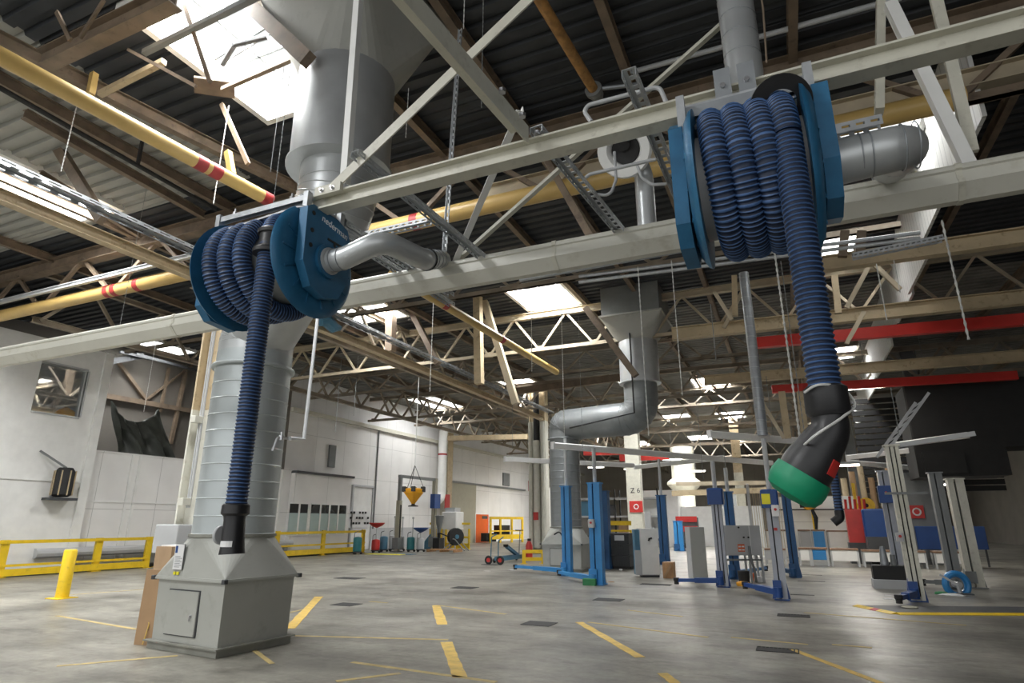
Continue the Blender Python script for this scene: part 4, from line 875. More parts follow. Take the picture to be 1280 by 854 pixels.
q = P(940, 430, 'y', 15); t = thing('down_pipe', 'slim galvanised spiral downpipe left of hanging hose', 'pipe', (q.x, 15, 4.5))
MB().tube([(q.x, 15, 7.5), (q.x, 15, P(946, 545, 'y', 15).z)], .115, 14).build('pipe_run', 'galvdark', t, True)
z = P(946, 545, 'y', 15).z+.1
while z < 7.4: MB().torus((q.x, 15, z), (.1, 0, 1), .117, .006, 16, 5).build('seam', 'galv', t, True); z += .25
pipe('tall_conduit', [P(397, 398, 'y', 9.0), P(380, 549, 'y', 9.0), P(362, 548, 'y', 8.0)], .035, 'lgrey', 'grey conduit dropping right of the big duct with an elbow', cat='conduit')
v = P(348, 549, 'y', 6.2); t = thing('valve', 'small steel tap valve on the side of the big duct', 'valve', v)
MB().tube(fillet([v+V((.05, .12, .02)), v+V((.0, -.02, .02)), v+V((-.03, -.05, -.16))], .04), .018, 8).lathe(v+V((.02, .03, .02)), (0, 0, 1), [(.03, -.03), (.03, .03), (.012, .03), (.012, .08)], 10).build('tap', 'steel', t, True)
# chunk of blue cloth and beam behind small reel
q0, q1 = P(400, 402, 'z', 7.0), P(425, 410, 'z', 7.0); tag(MB().tube([q0, q0.lerp(q1, .3)+V((0, 0, .1)), q0.lerp(q1, .7)+V((0, 0, -.05)), q1], [.14, .2, .17, .08], 9).build('blue_wrap', 'steelblue', None, True), 'blue film wrapped around end of the cable tray, right of big duct', 'wrap')
for x0, y0, x1, y1, lb in [(597, 360, 599, 480, 'beige drop post crossing the cream truss'), (489, 380, 488, 440, 'brown drop post under the rail near the duct')]:
    tag(MB().bar(P(x0, y0, 'y', 18), P(x1, y1, 'y', 18), .26 if x0 > 500 else .3).build('hanging_post', 'beige' if x0 > 500 else 'brown'), lb, 'post')
for a, b_, w, m, lb in [((605, 375), (645, 505), .22, 'trusslight', 'long leaning cream brace left of the black pipe column'), ((512, 385), (548, 455), .2, 'brown', 'leaning brown brace under the rail centre'), ((732, 385), (795, 470), .2, 'brown', 'leaning brown brace running to the second duct'), ((665, 168), (740, 300), .12, 'brown', 'brown brace behind the white strut')]:
    tag(MB().bar(P(*a, 'y', 18.5 if a[1] > 200 else 9), P(*b_, 'y', 18.5 if a[1] > 200 else 9), w, w).build('roof_brace', m), lb, 'brace')
# slewing light grey booms over the lifts
def boom(a, b_, Z, label, w=.13, h=.2, m='white'):
    p0, p1 = P(*a, 'z', Z), P(*b_, 'z', Z)
    t = thing('suction_boom', label, 'boom', p0)
    MB().sweep(p0, p1, [(-w/2, -h/2), (w/2, -h/2), (w/2, h/2-.03), (w/2-.03, h/2), (-w/2+.03, h/2), (-w/2, h/2-.03)]).build('rail', m, t)
    d = (p1-p0).normalized(); MB().bar(p0-d*.06, p0+d*.001, w*1.25, h*1.15).build('end_cap', 'paper' if m == 'white' else 'lgrey', t)
    return t
boom((692, 557), (965, 579), 3.95, 'light grey suction boom passing over the bright blue lift posts, higher')
boom((632, 574), (792, 582), 4.1, 'light grey suction boom starting at the black pipe column, lower'); boom((888, 543), (1008, 552), 4.0, 'light grey suction boom left of the black nozzle')
rb_ = boom((1062, 578), (1210, 591), 3.9, 'grey suction boom right of black nozzle with dark red end')
boom((795, 584), (905, 572), 4.2, 'thin grey boom end behind the second duct'); boom((1060, 572), (1140, 563), 4.3, 'dim grey boom behind the right hand post')
boom((1122, 556), (1210, 544), 4.4, 'dim grey boom reaching the right edge over cream post'); boom((1095, 590), (1190, 585), 4.2, 'short grey boom with a lamp near dark posts')
q = P(1063, 580, 'z', 3.9); MB().lathe(q, (1, .6, 0), [(.1, -.18), (.14, -.1), (.14, .12), (.09, .2)], 14).build('bumper', 'redp', rb_, True)
# ropes, chains and cables that hang from the roof
def hang(a, b_, Y, label, r=.012, m='rope', name='hanging_chain', links=True):
    r *= .72; p0, p1 = P(*a, 'y', Y), P(*b_, 'y', Y); x, y = (p0.x+p1.x)/2, Y; L_ = p0.z-p1.z; n = max(4, int(L_/.035)); f = MB()
    if links and r > .006:
        pts = [V((x, y, p0.z-L_*k/n)) for k in range(n+1)]; f.tube(pts, [r*(1.0 if k % 2 else .45) for k in range(n+1)], 6)
    else: f.tube([V((x, y, p0.z)), V((x, y, p1.z))], r, 6)
    o = f.build(name, m); return tag(o, label, 'chain')
hang((117, 53), (74, 215), 5.2, 'white chain farthest left, ending beside the wide brown brace', .016)
hang((225, 60), (141, 408), 8.0, 'thin grey chain dropping past the pale roof sheets on the left', .009, 'mgrey')
hang((286, 132), (267, 255), 6.3, 'bright white chain crossing the red banded ochre pipe', .016)
hang((372, 10), (342, 255), 5.6, 'thin chain just left of the fan casing', .010, 'mgrey'); hang((358, 60), (338, 215), 5.8, 'thin chain second left of the fan casing', .008, 'mgrey')
hang((583, -4), (577, 37), YB+.05, 'short chain on top of the slotted hanger', .010, 'rope'); hang((606, -4), (600, 135), 5.5, 'grey chain right of the slotted hanger', .012, 'mgrey')
hang((511, 110), (507, 172), 6.0, 'thin white rod beside the fan casing', .010, 'rope'); hang((800, 333), (808, 545), 7.0, 'white chain below rail in front of the second duct', .012)
hang((842, 325), (850, 495), 8.0, 'white chain below rail, right of the second duct', .011); hang((972, 312), (1001, 590), 7.0, 'bright knotted rope left of the hanging hose', .020)
hang((985, 325), (1000, 575), 8.0, 'thin grey chain between rope and hanging hose', .010, 'mgrey'); hang((1180, 275), (1208, 425), 6.0, 'white chain near the right edge below the rail', .016)
hang((1094, 330), (1110, 400), 9.0, 'white chain right of the brown hanger posts', .014); hang((1116, 325), (1126, 365), 9.0, 'short white chain on the pale draft board', .010)
hang((544, 378), (535, 490), 10, 'thin white chain right of the hoist cable', .012); hang((1108, 485), (1130, 545), 12, 'bent wire standing over cream post', .012, 'mgrey')
hang((195, 420), (181, 515), 12, 'thin white cord in front of the tarpaulin', .012, 'rope'); hang((665, 395), (664, 465), 17, 'white chain left of the black pipe column', .02)
hang((704, 390), (703, 545), 16, 'long thin white cable above the first blue lift post', .02); hang((725, 395), (726, 560), 17, 'thin grey cable between column and second duct', .012, 'mgrey')
for k, (a, b_, Y) in enumerate([((425, 450), (421, 540), 20), ((447, 445), (443, 520), 20), ((870, 480), (878, 600), 22), ((900, 490), (906, 600), 24), ((960, 470), (966, 560), 22), ((640, 470), (641, 560), 25), ((890, 380), (893, 450), 14)]):
    o = hang(a, b_, Y, 'thin grey cable hanging far back among the trusses', .014, 'mgrey', links=False); o['group'] = 'far hanging cables'
# lamps of the hall: slim tube lights far back and one near the benches
for k, (px, py, Y) in enumerate([(1055, 583, 24), (745, 585, 50), (790, 587, 52), (700, 582, 50), (1185, 607, 30), (655, 590, 60), (1085, 486, 26), (870, 590, 48), (840, 575, 46)]):
    q = P(px, py, 'y', Y); t = thing('pendant_tube_lamp', ['lit lamp hanging under the black nozzle by the benches', 'lit lamp far behind the second duct, first', 'lit lamp far behind the beige column', 'lit lamp far back just right of the black pipe column', 'warm lit lamp among the dark posts at right', 'lit lamp farthest back on the left side', 'pale lamp under the roof of the dark bay', 'lit lamp over the distant collar duct', 'lit lamp left of the distant collar duct'][k], 'lamp', q)
    w = .5 if k in (0, 4) else .7
    MB().box(q.x-w, q.x+w, Y-.1, Y+.1, q.z+.06, q.z+.14).build('housing', 'lgrey', t); MB().tube([(q.x-w+.03, Y, q.z+.03), (q.x+w-.03, Y, q.z+.03)], .035, 8).build('tube', LAMP, t, True)
    area('lamp_light', (q.x, Y, q.z-.02), 2*w-.1, .1, 110 if k == 0 else 30 if k in (4, 6) else 220, (1, .95, .86))
    MB().tube([(q.x, Y, q.z+.12), (q.x, Y, ROOF)], .012, 6).build('suspension', 'mgrey', t)
# ================================================================== things that stand on the floor
def zat(px, py, base):
    """height over the floor of a pixel straight above a floor point"""
    d = _F + _R*((px-CX)/FPX) - _U*((py-CY)/FPX); r_ = math.hypot(d.x, d.y); return CAMH + d.z/r_*math.hypot(base.x, base.y)
# ---- two-post lifts: each post is a thing
def lift(px, py, ptop, label, m_col, w=.34, dep=.26, arm=None, box=None, mast=None, slots=False, foot='mblue', rz=0.0, carriage=None, arm2=None, obox=None):
    b = G(px, py); h = zat(*ptop, b); t = thing('lift_post', label, 'vehicle lift', b)
    R = Matrix.Rotation(rz, 3, 'Z')
    def loc(x, y, z): return b + R @ V((x, y, z))
    def bx(x0, x1, y0, y1, z0, z1): return MB().box(x0, x1, y0, y1, z0, z1, R, b)
    bx(-w*.62, w*.62, -dep*.75, dep*.75, 0, .025).build('base_plate', foot, t)
    # channel shaped column, open towards the car on the camera's left
    a, c = w/2, dep/2; k = .045
    if slots: sec = [(-a, -c), (-a*.45, -c), (-a*.45, -c+k), (-a*.25, -c+k), (-a*.25, -c), (a*.25, -c), (a*.25, -c+k), (a*.45, -c+k), (a*.45, -c), (a, -c), (a, c), (-a, c)]
    else: sec = [(-a, -c), (-a*.28, -c), (-a*.28, -c+.10), (-a*.05, -c+.10), (-a*.05, -c), (a, -c), (a, c), (-a, c)]
    MB().rings([[loc(x, y, z) for x, y in sec] for z in (.02, h)]).build('column', m_col, t)
    bx(-a-.03, a+.03, -c-.02, c+.03, h, h+.035).build('top_cap', m_col, t)
    if slots:
        f = MB()
        for x in (-a*.35, a*.35): f.add([loc(x-.03, -c+k-.004, .1), loc(x+.03, -c+k-.004, .1), loc(x+.03, -c+k-.004, h-.02), loc(x-.03, -c+k-.004, h-.02), loc(x-.03, -c+k, .1), loc(x+.03, -c+k, .1), loc(x+.03, -c+k, h-.02), loc(x-.03, -c+k, h-.02)], [[0, 1, 2, 3], [7, 6, 5, 4], [0, 4, 5, 1], [1, 5, 6, 2], [2, 6, 7, 3], [3, 7, 4, 0]])
        f.build('slide_track', 'blackm', t)
    else:
        bx(-a*.26, -a*.07, -c+.085, -c+.1, .1, h-.05).build('screw_slot', 'dgrey', t)
    # gusset foot
    MB().prism([loc(-a-.07, -c*.4, .02), loc(-a, -c*.4, .02), loc(-a, -c*.4, .45)], R @ V((0, c*.8, 0))).build('foot_gusset', foot, t); MB().prism([loc(a+.05, -c*.4, .02), loc(a, -c*.4, .02), loc(a, -c*.4, .35)], R @ V((0, c*.8, 0))).build('foot_gusset', foot, t)
    ch = carriage or .12
    cg = bx(-a-.03, a*.15, -c-.07, -c+.02, ch, ch+.28).build('carriage', foot, t)
    for j, ar in enumerate([q for q in (arm, arm2) if q]):
        e = G(*ar); s0 = loc(-a*.5, -c-.06, ch+.05) if j == 0 else loc(a*.4, -c-.04, ch+.03); e1 = V((e.x, e.y, ch+.03)); d = (e1-s0).normalized(); L_ = (e1-s0).length
        am = MB().bar(s0, s0+d*L_*.58, .15, .12).build('swing_arm', foot, t)
        MB().bar(s0+d*L_*.5, e1, .10, .085).build('arm_extension', foot, am)
        MB().lathe((e1.x, e1.y, .0), (0, 0, 1), [(.06, .05), (.06, ch), (.075, ch+.02), (.075, ch+.09)], 14).build('lift_pad', 'blackm', am)
        MB().lathe((s0.x, s0.y, ch-.06), (0, 0, 1), [(.09, 0), (.09, .2)], 14).build('pivot', foot, am)
    if box:
        bw, bh, m, off = box; z0 = h-.02
        o = MB().cbox(off-bw/2, off+bw/2, -.2, .2, 0, bh, .03); o.v = [loc(p.x, p.y, p.z+z0) for p in o.v]; o.build('motor_box', m, t)
    if mast:
        z1 = zat(*mast, b); MB().tube([loc(0, .03, h+.02), loc(0, .03, z1)], .055, 8).build('mast', 'lgrey', t, True)
    if obox:
        x, z, w_, h_, m = obox
        o = MB().cbox(x-w_/2, x+w_/2, -c-.16, -c+.01, z, z+h_, .01); o.v = [loc(p.x, p.y, p.z) for p in o.v]; o = o.build('operator_box', m, t)
        f = MB().lathe(loc(x, -c-.16, z+h_*.6), R @ V((0, -1, 0)), [(.03, 0), (.03, .02)], 10); f.build('switch', 'redp', o)
    return t, b, h, loc
lift(710, 720, (703, 609), 'bright blue lift post at left of the pair, in front of duct base', 'lblue', .27, .26, arm=(644, 714), mast=(704, 548), foot='lblue', arm2=None)
t, b, h, loc = lift(748, 731, (745, 605), 'bright blue lift post at right of the pair with green block at its foot', 'lblue', .33, .28, arm=(699, 722), mast=(747, 560), foot='lblue', obox=(-.06, 1.45, .16, .22, 'lgrey'))
tag(MB().cbox(b.x-.33, b.x+.02, b.y-.34, b.y-.2, 0, .17).build('green_block', 'greenbox'), 'small green wooden block against the foot of the bright blue post', 'block')
lift(758, 711, (754, 615), 'mid blue lift post standing close behind the bright blue pair', 'mblue', .36, .35, carriage=.4)
lift(832, 706, (829, 620), 'dark blue lift post rising behind the wooden crate', 'mblue', .34, .28, mast=(828, 574))
lift(850, 689, (848, 652), 'short bright blue lift post far behind, right of wooden crate', 'lblue', .5, .3)
t, b, h, loc = lift(905, 734, (893, 630), 'grey lift post with deep blue motor box beside the control cabinet', 'lavgrey', .25, .20, arm=(846, 733), box=(.40, .42, 'dblue', .0), mast=(893, 576), slots=True, foot='dblue')
lift(920, 724, (910, 616), 'dark blue lift post standing behind the grey control cabinet', 'mblue', .27, .22, arm=(958, 716), mast=(908, 585))
t, b, h, loc = lift(978, 750, (966, 634), 'plain grey lift post with blue box bearing a yellow label', 'lavgrey', .24, .20, arm=(932, 739), box=(.36, .40, 'dblue', -.02), mast=(957, 548), foot='dblue', obox=(.08, 1.72, .16, .24, 'paper'))
MB().box(-.18, -.0, -.215, -.203, h+.06, h+.28, None, (b.x, b.y, 0)).build('yellow_label', 'ylabel', t)
MB().box(.0, .07, -.166, -.155, 1.42, 1.48, None, b).build('red_label', 'redp', t)
lift(995, 722, (986, 612), 'dark blue lift post right of the yellow labelled box', 'mblue', .26, .22, arm=(972, 717))
t, b, h, loc = lift(1148, 752, (1118, 558), 'cream lift post with black slide tracks, foremost at right', 'offwhite', .26, .2, arm=(1125, 758), slots=True, foot='dblue', obox=(-.16, 1.2, .13, .18, 'lgrey'))
MB().bar(loc(-.3, -.2, 2.2), loc(.5, -.2, 2.2), .05).build('cross_handle', 'mgrey', t); MB().bar(loc(0, 0, h), loc(1.6, 0, h+.2), .07, .1).build('top_arm', 'lgrey', t)
lift(1127, 731, (1107, 590), 'grey lift post with blue box just left of the cream post', 'lavgrey', .26, .22, box=None, slots=False, foot='mblue', obox=(-.03, 2.1, .36, .46, 'dblue'))
lift(1196, 737, (1172, 592), 'dim grey lift post near the right edge behind the cable wheel', 'mgrey', .28, .24, foot='mgrey', arm=(1155, 735))
lift(1220, 735, (1190, 600), 'cream lift post cut by the right edge', 'offwhite', .36, .3, foot='mgrey')
# ---- cabinets
b0, b1 = G(803, 722), G(826, 722)
t = thing('switch_cabinet', 'white switch cabinet with blue edge and two dark knobs', 'cabinet', b0); w = (b1-b0).length; d_ = (b1-b0).normalized(); n_ = V((-d_.y, d_.x, 0)); h = zat(812, 661, b0)
def obx(o, d, n, x0, x1, y0, y1, z0, z1): return [o+d*x+n*y+V((0, 0, z)) for z in (z0, z1) for y in (y0, y1) for x in (x0, x1)]
BF = [[0, 2, 3, 1], [4, 5, 7, 6], [0, 1, 5, 4], [2, 6, 7, 3], [0, 4, 6, 2], [1, 3, 7, 5]]
def obox(o, d, n, *a): return MB().add(obx(o, d, n, *a), BF)
obox(b0, d_, n_, 0, w, .03, .5, .06, h).build('body', 'lgrey', t); dr = obox(b0, d_, n_, .01, w-.01, 0, .03, .08, h-.01).build('door', 'white', t)
obox(b0, d_, n_, -.14, 0, .1, .5, .06, h*.98).build('side_box', 'steelblue', t); obox(b0, d_, n_, -.18, 0, .02, .1, .06, h*.55).build('side_panel', 'lgrey', t); obox(b0, d_, n_, .02, w-.02, .05, .45, 0, .06).build('plinth', 'dgrey', t)
for x, z in ((.30, .79), (.36, .80), (.28, .76)): MB().lathe(b0+d_*(x*w/.6)+V((0, -.005, z*h)), -n_, [(.03, 0), (.03, .03)], 10).build('knob', 'blackm', dr)
b0, b1 = G(867, 727), G(886, 727); t = thing('switch_cabinet', 'plain grey switch cabinet left of grey lift post', 'cabinet', b0); w = (b1-b0).length; h = zat(872, 659, b0); d_ = (b1-b0).normalized(); n_ = V((-d_.y, d_.x, 0))
obox(b0, d_, n_, 0, w, .02, .5, .05, h).build('body', 'lgrey', t); obox(b0, d_, n_, .01, w-.01, 0, .02, .06, h-.01).build('door', 'cab', t); obox(b0, d_, n_, .02, w-.02, .05, .45, 0, .05).build('plinth', 'dgrey', t)
b0 = G(907, 729); b1 = G(961, 729); t = thing('control_cabinet', 'wide grey control cabinet on a leg frame with an orange label', 'cabinet', b0); w = (b1-b0).length; d_ = (b1-b0).normalized(); n_ = V((-d_.y, d_.x, 0)); z0, z1 = zat(930, 695, b0), zat(930, 657, b0)
obox(b0, d_, n_, .05, w*.93, .0, .45, z0, z1).build('body', 'lgrey', t); dr = obox(b0, d_, n_, .06, w*.66, -.02, .0, z0+.01, z1-.01).build('door', 'lgrey', t); obox(b0, d_, n_, w*.67, w*.92, -.02, 0, z0+.01, z1-.01).build('door', 'lgrey', t)
ol = obox(b0, d_, n_, w*.36, w*.52, -.026, -.02, z0+.1, z0+.3).build('orange_label', 'orangelabel', dr)
f = MB()
for i in range(2):
    for j in range(2): f.add(obx(b0, d_, n_, w*(.375+.075*i), w*(.435+.075*i), -.028, -.026, z0+.13+.085*j, z0+.17+.085*j), BF)
f.build('label_print', 'paper', ol)
for x, z in ((.42, .93), (.52, .6), (.63, .6)): MB().lathe(b0+d_*(w*x)+n_*-.02+V((0, 0, z0+(z1-z0)*z)), -n_, [(.025, 0), (.025, .025)], 10).build('knob', 'blackm', dr)
obox(b0, d_, n_, w*.66, w*.67+.01, -.024, -.018, z0+.02, z1-.02).build('strip', 'paper', t)
for x in (.0, w*.62, w*.9):
    for y in (.05, .4): obox(b0, d_, n_, x, x+.05, y, y+.05, 0, z0 if x < .1 else z1-.03).build('leg', 'lgrey', t)
obox(b0, d_, n_, 0, w*.9, .02, .06, z0-.14, z0-.09).build('crossbar', 'mgrey', t)
f = MB().tube(smooth_path([b0+d_*(w*.64)+V((0, -.06, z0+.25)), b0+d_*(w*.66)+V((0, -.12, z0-.1)), b0+d_*(w*.7)+V((0, -.1, .4)), b0+d_*(w*.72)+V((0, -.05, 0.02))]), .035, 8).build('cable', 'mgrey', t)
# ---- crates, barrier, wooden box
b0, b1 = G(765, 711), G(788, 711)
for k in range(3):
    w = (b1-b0).length; z = .08+k*.38
    t = MB(); x0, y0 = b0.x, b0.y
    for i in range(12):
        u = w*i/12; t.box(x0+u+.01, x0+u+w/12-.01, y0-.02, y0, z+.02, z+.33)
    t.box(x0, x0+w, y0, y0+.8, z, z+.33).box(x0-.02, x0+w+.02, y0-.03, y0+.83, z+.32, z+.37)
    tag(t.build('plastic_crate', 'dgrey'), ['dark ribbed plastic crate at the foot of the stack by the blue post', 'dark ribbed plastic crate in the middle of the stack', 'dark ribbed plastic crate on top of the stack with paper labels'][k], 'crate', None)
MB().box(x0+.15, x0+.5, y0-.035, y0-.025, z+.12, z+.3).build('paper_label', 'paper', bpy.data.objects['plastic_crate.002'])
MB().box(x0-.05, x0+w+.05, y0+.0, y0+.8, 0, .08).build('base', 'blackm', bpy.data.objects['plastic_crate'])
b0 = G(829, 723); b1 = G(842, 723); t = thing('wooden_crate', 'light brown wooden crate standing at the dark blue post', 'crate', b0); h = zat(835, 703, b0); w = (b1-b0).length
MB().box(b0.x, b0.x+w, b0.y, b0.y+.4, 0, h).build('box', 'wood', t); MB().bar((b0.x+.04, b0.y-.01, .04), (b0.x+w-.04, b0.y-.01, h-.05), .03, .06).build('batten', 'card', t)
def barrier(label, p0, p1, h, rails, name='yellow_barrier', m='yellow', posts=2, post=.1, back=None):
    p0, p1 = V(p0), V(p1); t = thing(name, label, 'barrier', p0); d = (p1-p0).normalized(); n_ = V((-d.y, d.x, 0)); L_ = (p1-p0).length
    for k in range(posts):
        q = p0+d*(L_*k/(posts-1)); obox(q, d, n_, -post/2, post/2, -.04, .04, 0, h).build('post', m, t); obox(q, d, n_, -post, post, -.1, .1, 0, .015).build('foot', m, t)
    for z, hh in rails: obox(p0, d, n_, -post/2, L_+post/2, -.03, .03, z-hh/2, z+hh/2).build('rail', m, t)
    return t
b0 = G(760, 699); barrier('yellow barrier frame behind the stack of dark crates', G(762, 697), G(790, 697), zat(775, 664, G(775, 697)), [(1.55, .2), (1.2, .08)])
# guard round the column, extinguisher
c_ = G(668, 704); h = zat(668, 687, c_); barrier('low yellow guard frame at the foot of the column with black pipe', G(655, 705), G(679, 705), h, [(h-.06, .13), (.18, .13)], post=.14)
e = G(656, 701); t = thing('fire_extinguisher', 'red fire extinguisher next to the low yellow guard', 'extinguisher', e)
MB().lathe((e.x+.08, e.y+.3, 0), (0, 0, 1), [(.14, 0), (.15, .05), (.15, .62), (.08, .78), (.04, .8)], 16).build('cylinder', 'redp', t, True); MB().box(e.x+.02, e.x+.16, e.y+.26, e.y+.34, .8, .9).build('valve', 'blackm', t)
# ---- trolley jack and hand truck
b0 = G(622, 704); t = thing('trolley_jack', 'blue trolley jack standing on the open floor', 'jack', b0)
b1 = G(655, 700); d = (b1-b0).normalized(); n_ = V((-d.y, d.x, 0)); L_ = (b1-b0).length
obox(b0, d, n_, 0, L_*.9, -.15, -.09, .08, .25).build('side_plate', 'steelblue', t); obox(b0, d, n_, 0, L_*.9, .09, .15, .08, .25).build('side_plate', 'steelblue', t)
MB().bar(b0+d*L_*.75+V((0, 0, .22)), b0+d*L_*.32+V((0, 0, .62)), .14, .12).build('lifting_arm', 'steelblue', t); MB().lathe(b0+d*L_*.29+V((0, 0, .60)), (0, 0, 1), [(.09, 0), (.11, .1)], 14).build('saddle', 'blackm', t)
MB().bar(b0+d*L_*.8+V((0, 0, .2)), b0+d*L_*.8+V((.05, 0, 1.25)), .035).build('handle', 'mgrey', t); MB().bar(b0+d*L_*.8+V((-.17, 0, 1.25)), b0+d*L_*.8+V((.2, 0, 1.25)), .04).build('grip', 'blackm', t)
for x in (.05, L_*.85):
    for y in (-.18, .18): MB().lathe(b0+d*x+n_*y+V((0, 0, .09)), n_, [(.09, -.025), (.09, .025)], 14).build('wheel', 'blackm', t)
b0 = G(615, 706); t = thing('sack_truck', 'blue sack truck with dark red wheels beside the trolley jack', 'hand truck', b0); h = zat(618, 668, b0)
MB().tube(fillet([b0+V((-.06, 0, .15)), b0+V((-.03, 0, h-.1)), b0+V((.16, .1, h))], .1), .022, 8).build('frame', 'steelblue', t, True); MB().tube(fillet([b0+V((.22, .1, .15)), b0+V((.22, .1, h-.25)), b0+V((.4, .2, h-.1))], .1), .022, 8).build('frame', 'steelblue', t, True)
for x in (-.12, .38):
    wh = MB().torus(b0+V((x, -.06, .17)), (0, 1, 0), .12, .05, 20, 8).build('tyre', 'blackm', t, True); MB().lathe(b0+V((x, -.06, .17)), (0, 1, 0), [(.08, -.04), (.08, .04)], 14).build('rim', 'redp', wh)
MB().box(b0.x-.35, b0.x+.3, b0.y-.25, b0.y-.05, .0, .02).build('toe_plate', 'dgrey', t)
# ---- left side: guard fences, bollard, cardboard
def fence(label, pts, rails, posts, zt):
    p0, p1 = V(pts[0]), V(pts[1]); d = (p1-p0).normalized(); n_ = V((-d.y, d.x, 0)); L_ = (p1-p0).length
    t = thing('guard_fence', label, 'fence', p0)
    for q in posts:
        obox(p0+d*L_*q, d, n_, -.16, .16, -.12, .12, 0, .02).build('foot', 'yellow', t); obox(p0+d*L_*q, d, n_, -.11, .11, -.05, .05, 0, zt).build('post', 'yellow', t)
    for z, hh in rails: obox(p0, d, n_, 0, L_, -.09, -.05, z-hh/2, z+hh/2).build('rail', 'yellow', t)
    return t
fx = -21.75
yl = [P(x, 690, 'x', fx).y for x in (60, 79, 186, 196, 245, 353, 404, 454)]
fence('yellow guard fence at far left before the white wall', ((fx, yl[0]-1.5, 0), (fx, yl[2], 0)), [(1.02, .1), (.34, .07), (.14, .2)], [.05, .62, .99], 1.08)
fence('yellow guard fence between the cardboard and the big duct', ((fx, yl[3], 0), (fx, yl[3]+3.4, 0)), [(1.02, .1), (.34, .07), (.14, .2)], [.04, .96], 1.08)
fence('yellow guard fence in front of the windowed enclosure', ((fx, yl[5]-.6, 0), (fx, yl[7], 0)), [(1.10, .12), (.52, .08), (.2, .24)], [.03, .5, .985], 1.2)
structure(MB().box(fx-.7, fx-.2, yl[0]-2, yl[3]+3.6, 0, .12).box(fx-.65, fx-.15, yl[5]-1, yl[7]-.2, 0, .12), 'baseboard_left', 'dgrey')
fl2 = MB().tube([(fx-.7, 12.6, .62), (fx-.7, 24, .62)], .16, 10).build('wall_pipe', 'lgrey', None, True); tag(fl2, 'fat grey pipe low along the white wall behind the fences', 'pipe')
b0 = G(77, 748); h = zat(92, 687, b0); t = thing('bollard', 'yellow bollard at the left edge in front of the fence', 'bollard', b0)
MB().lathe(b0, (0, 0, 1), [(.13, 0), (.13, h-.03), (.11, h)], 20).build('tube', 'yellow', t, True); MB().box(b0.x-.22, b0.x+.22, b0.y-.22, b0.y+.22, 0, .015).build('foot', 'yellow', t)
# cardboard leaning on the duct cabinet
a0, a1 = G(172, 806), G(191, 809); hA = zat(184, 712, a0)
t = thing('cardboard_sheet', 'brown cardboard sheet leaning against left side of the near duct cabinet', 'cardboard', a0)
d = V((1, .12, 0)).normalized(); n_ = V((-d.y, d.x, 0)); q = G(167, 806)
MB().add([q, q+d*.62, q+d*.62+n_*.03, q+n_*.03, q+V((.0, .02, hA)), q+V((.0, .02, hA))+d*.62, q+V((.0, .05, hA))+d*.62, q+V((.0, .05, hA))], [[0, 1, 2, 3], [7, 6, 5, 4], [0, 4, 5, 1], [1, 5, 6, 2], [2, 6, 7, 3], [3, 7, 4, 0]]).build('sheet', 'card', t)
MB().tube(smooth_path([q+V((.2, -.02, .02)), q+V((.21, .02, .25)), q+V((.14, .06, .32)), q+V((.22, .09, .45)), q+V((.3, .1, .48))]), .008, 6).build('string', 'paintline', t)
q2 = V((-8.55, 7.15, 0)); q2 = P(193, 700, 'y', 7.0); q2.z = 0; hB = zat(205, 683, q2)
t = thing('cardboard_box', 'tall brown cardboard box standing behind the leaning sheet', 'cardboard', q2)
MB().box(q2.x, q2.x+.36, 7.0, 7.5, 0, hB).build('carton', 'card2', t); MB().box(q2.x+.03, q2.x+.4, 7.06, 7.45, hB, hB+.02).build('lid', 'paper', t)
# ---- oil drainers along the wall
def drainer(px, py, pt, label, m, bowl=None, pole=True):
    b = G(px, py); h = zat(*pt, b); r_ = .22; t = thing('oil_drainer', label, 'oil drainer', b)
    MB().lathe(b, (0, 0, 1), [(r_*.7, .1), (r_, .16), (r_, h*.93), (r_*.9, h), (.06, h+.04)], 22).build('tank', m, t, True)
    for k in range(3): a = k*2*PI/3+.5; MB().lathe(b+V((.21*math.cos(a), .21*math.sin(a), .06)), (0, 1, 0), [(.06, -.03), (.06, .03)], 10).build('castor', 'blackm', t)
    MB().lathe(b, (0, 0, 1), [(.24, .08), (.24, .13)], 16).build('base_ring', 'dgrey', t)
    MB().tube(fillet([b+V((-.215, 0, .3)), b+V((-.22, 0, h+.25)), b+V((.0, 0, h+.3))], .1), .02, 6).build('push_handle', 'mgrey', t)
    if pole: MB().tube([b+V((.1, 0, h)), b+V((.1, 0, h+1.0))], .03, 8).lathe(b+V((.1, 0, h+1.0)), (0, 0, 1), [(.06, 0), (.06, .1)], 10).build('gauge_tube', 'lgrey', t)
    if bowl:
        zb = zat(*bowl[0], b); MB().tube([b+V((0, 0, h)), b+V((0, 0, zb))], .025, 8).build('bowl_pipe', 'lgrey', t)
        MB().lathe(b+V((0, 0, zb)), (0, 0, 1), [(.05, 0), (.3, .12), (.42, .22), (.42, .27), (.36, .27), (.1, .1)], 22).build('bowl', bowl[1], t, True)
    return t
drainer(469, 691, (469, 675), 'red oil drainer with red funnel bowl, first of the row', 'redp', ((473, 660), 'redp'), False)
drainer(479, 690, (478, 671), 'dark teal oil drainer next to the red one', 'steelblue', None, False)
drainer(490, 689, (490, 670), 'silver grey oil drainer third in the row', 'lgrey', None, True)
drainer(500, 689, (500, 671), 'dark grey oil drainer in the middle of the row', 'mgrey', None, True)
drainer(513, 690, (513, 672), 'bright teal oil drainer near the end of the row', 'teal', None, True)
drainer(525, 690, (525, 673), 'silver oil drainer with dark blue bowl, last of the row', 'lgrey', ((525, 666), 'dblue'), False)
drainer(446, 693, (445, 672), 'teal oil drainer behind the end of the guard fence', 'teal', None, False)
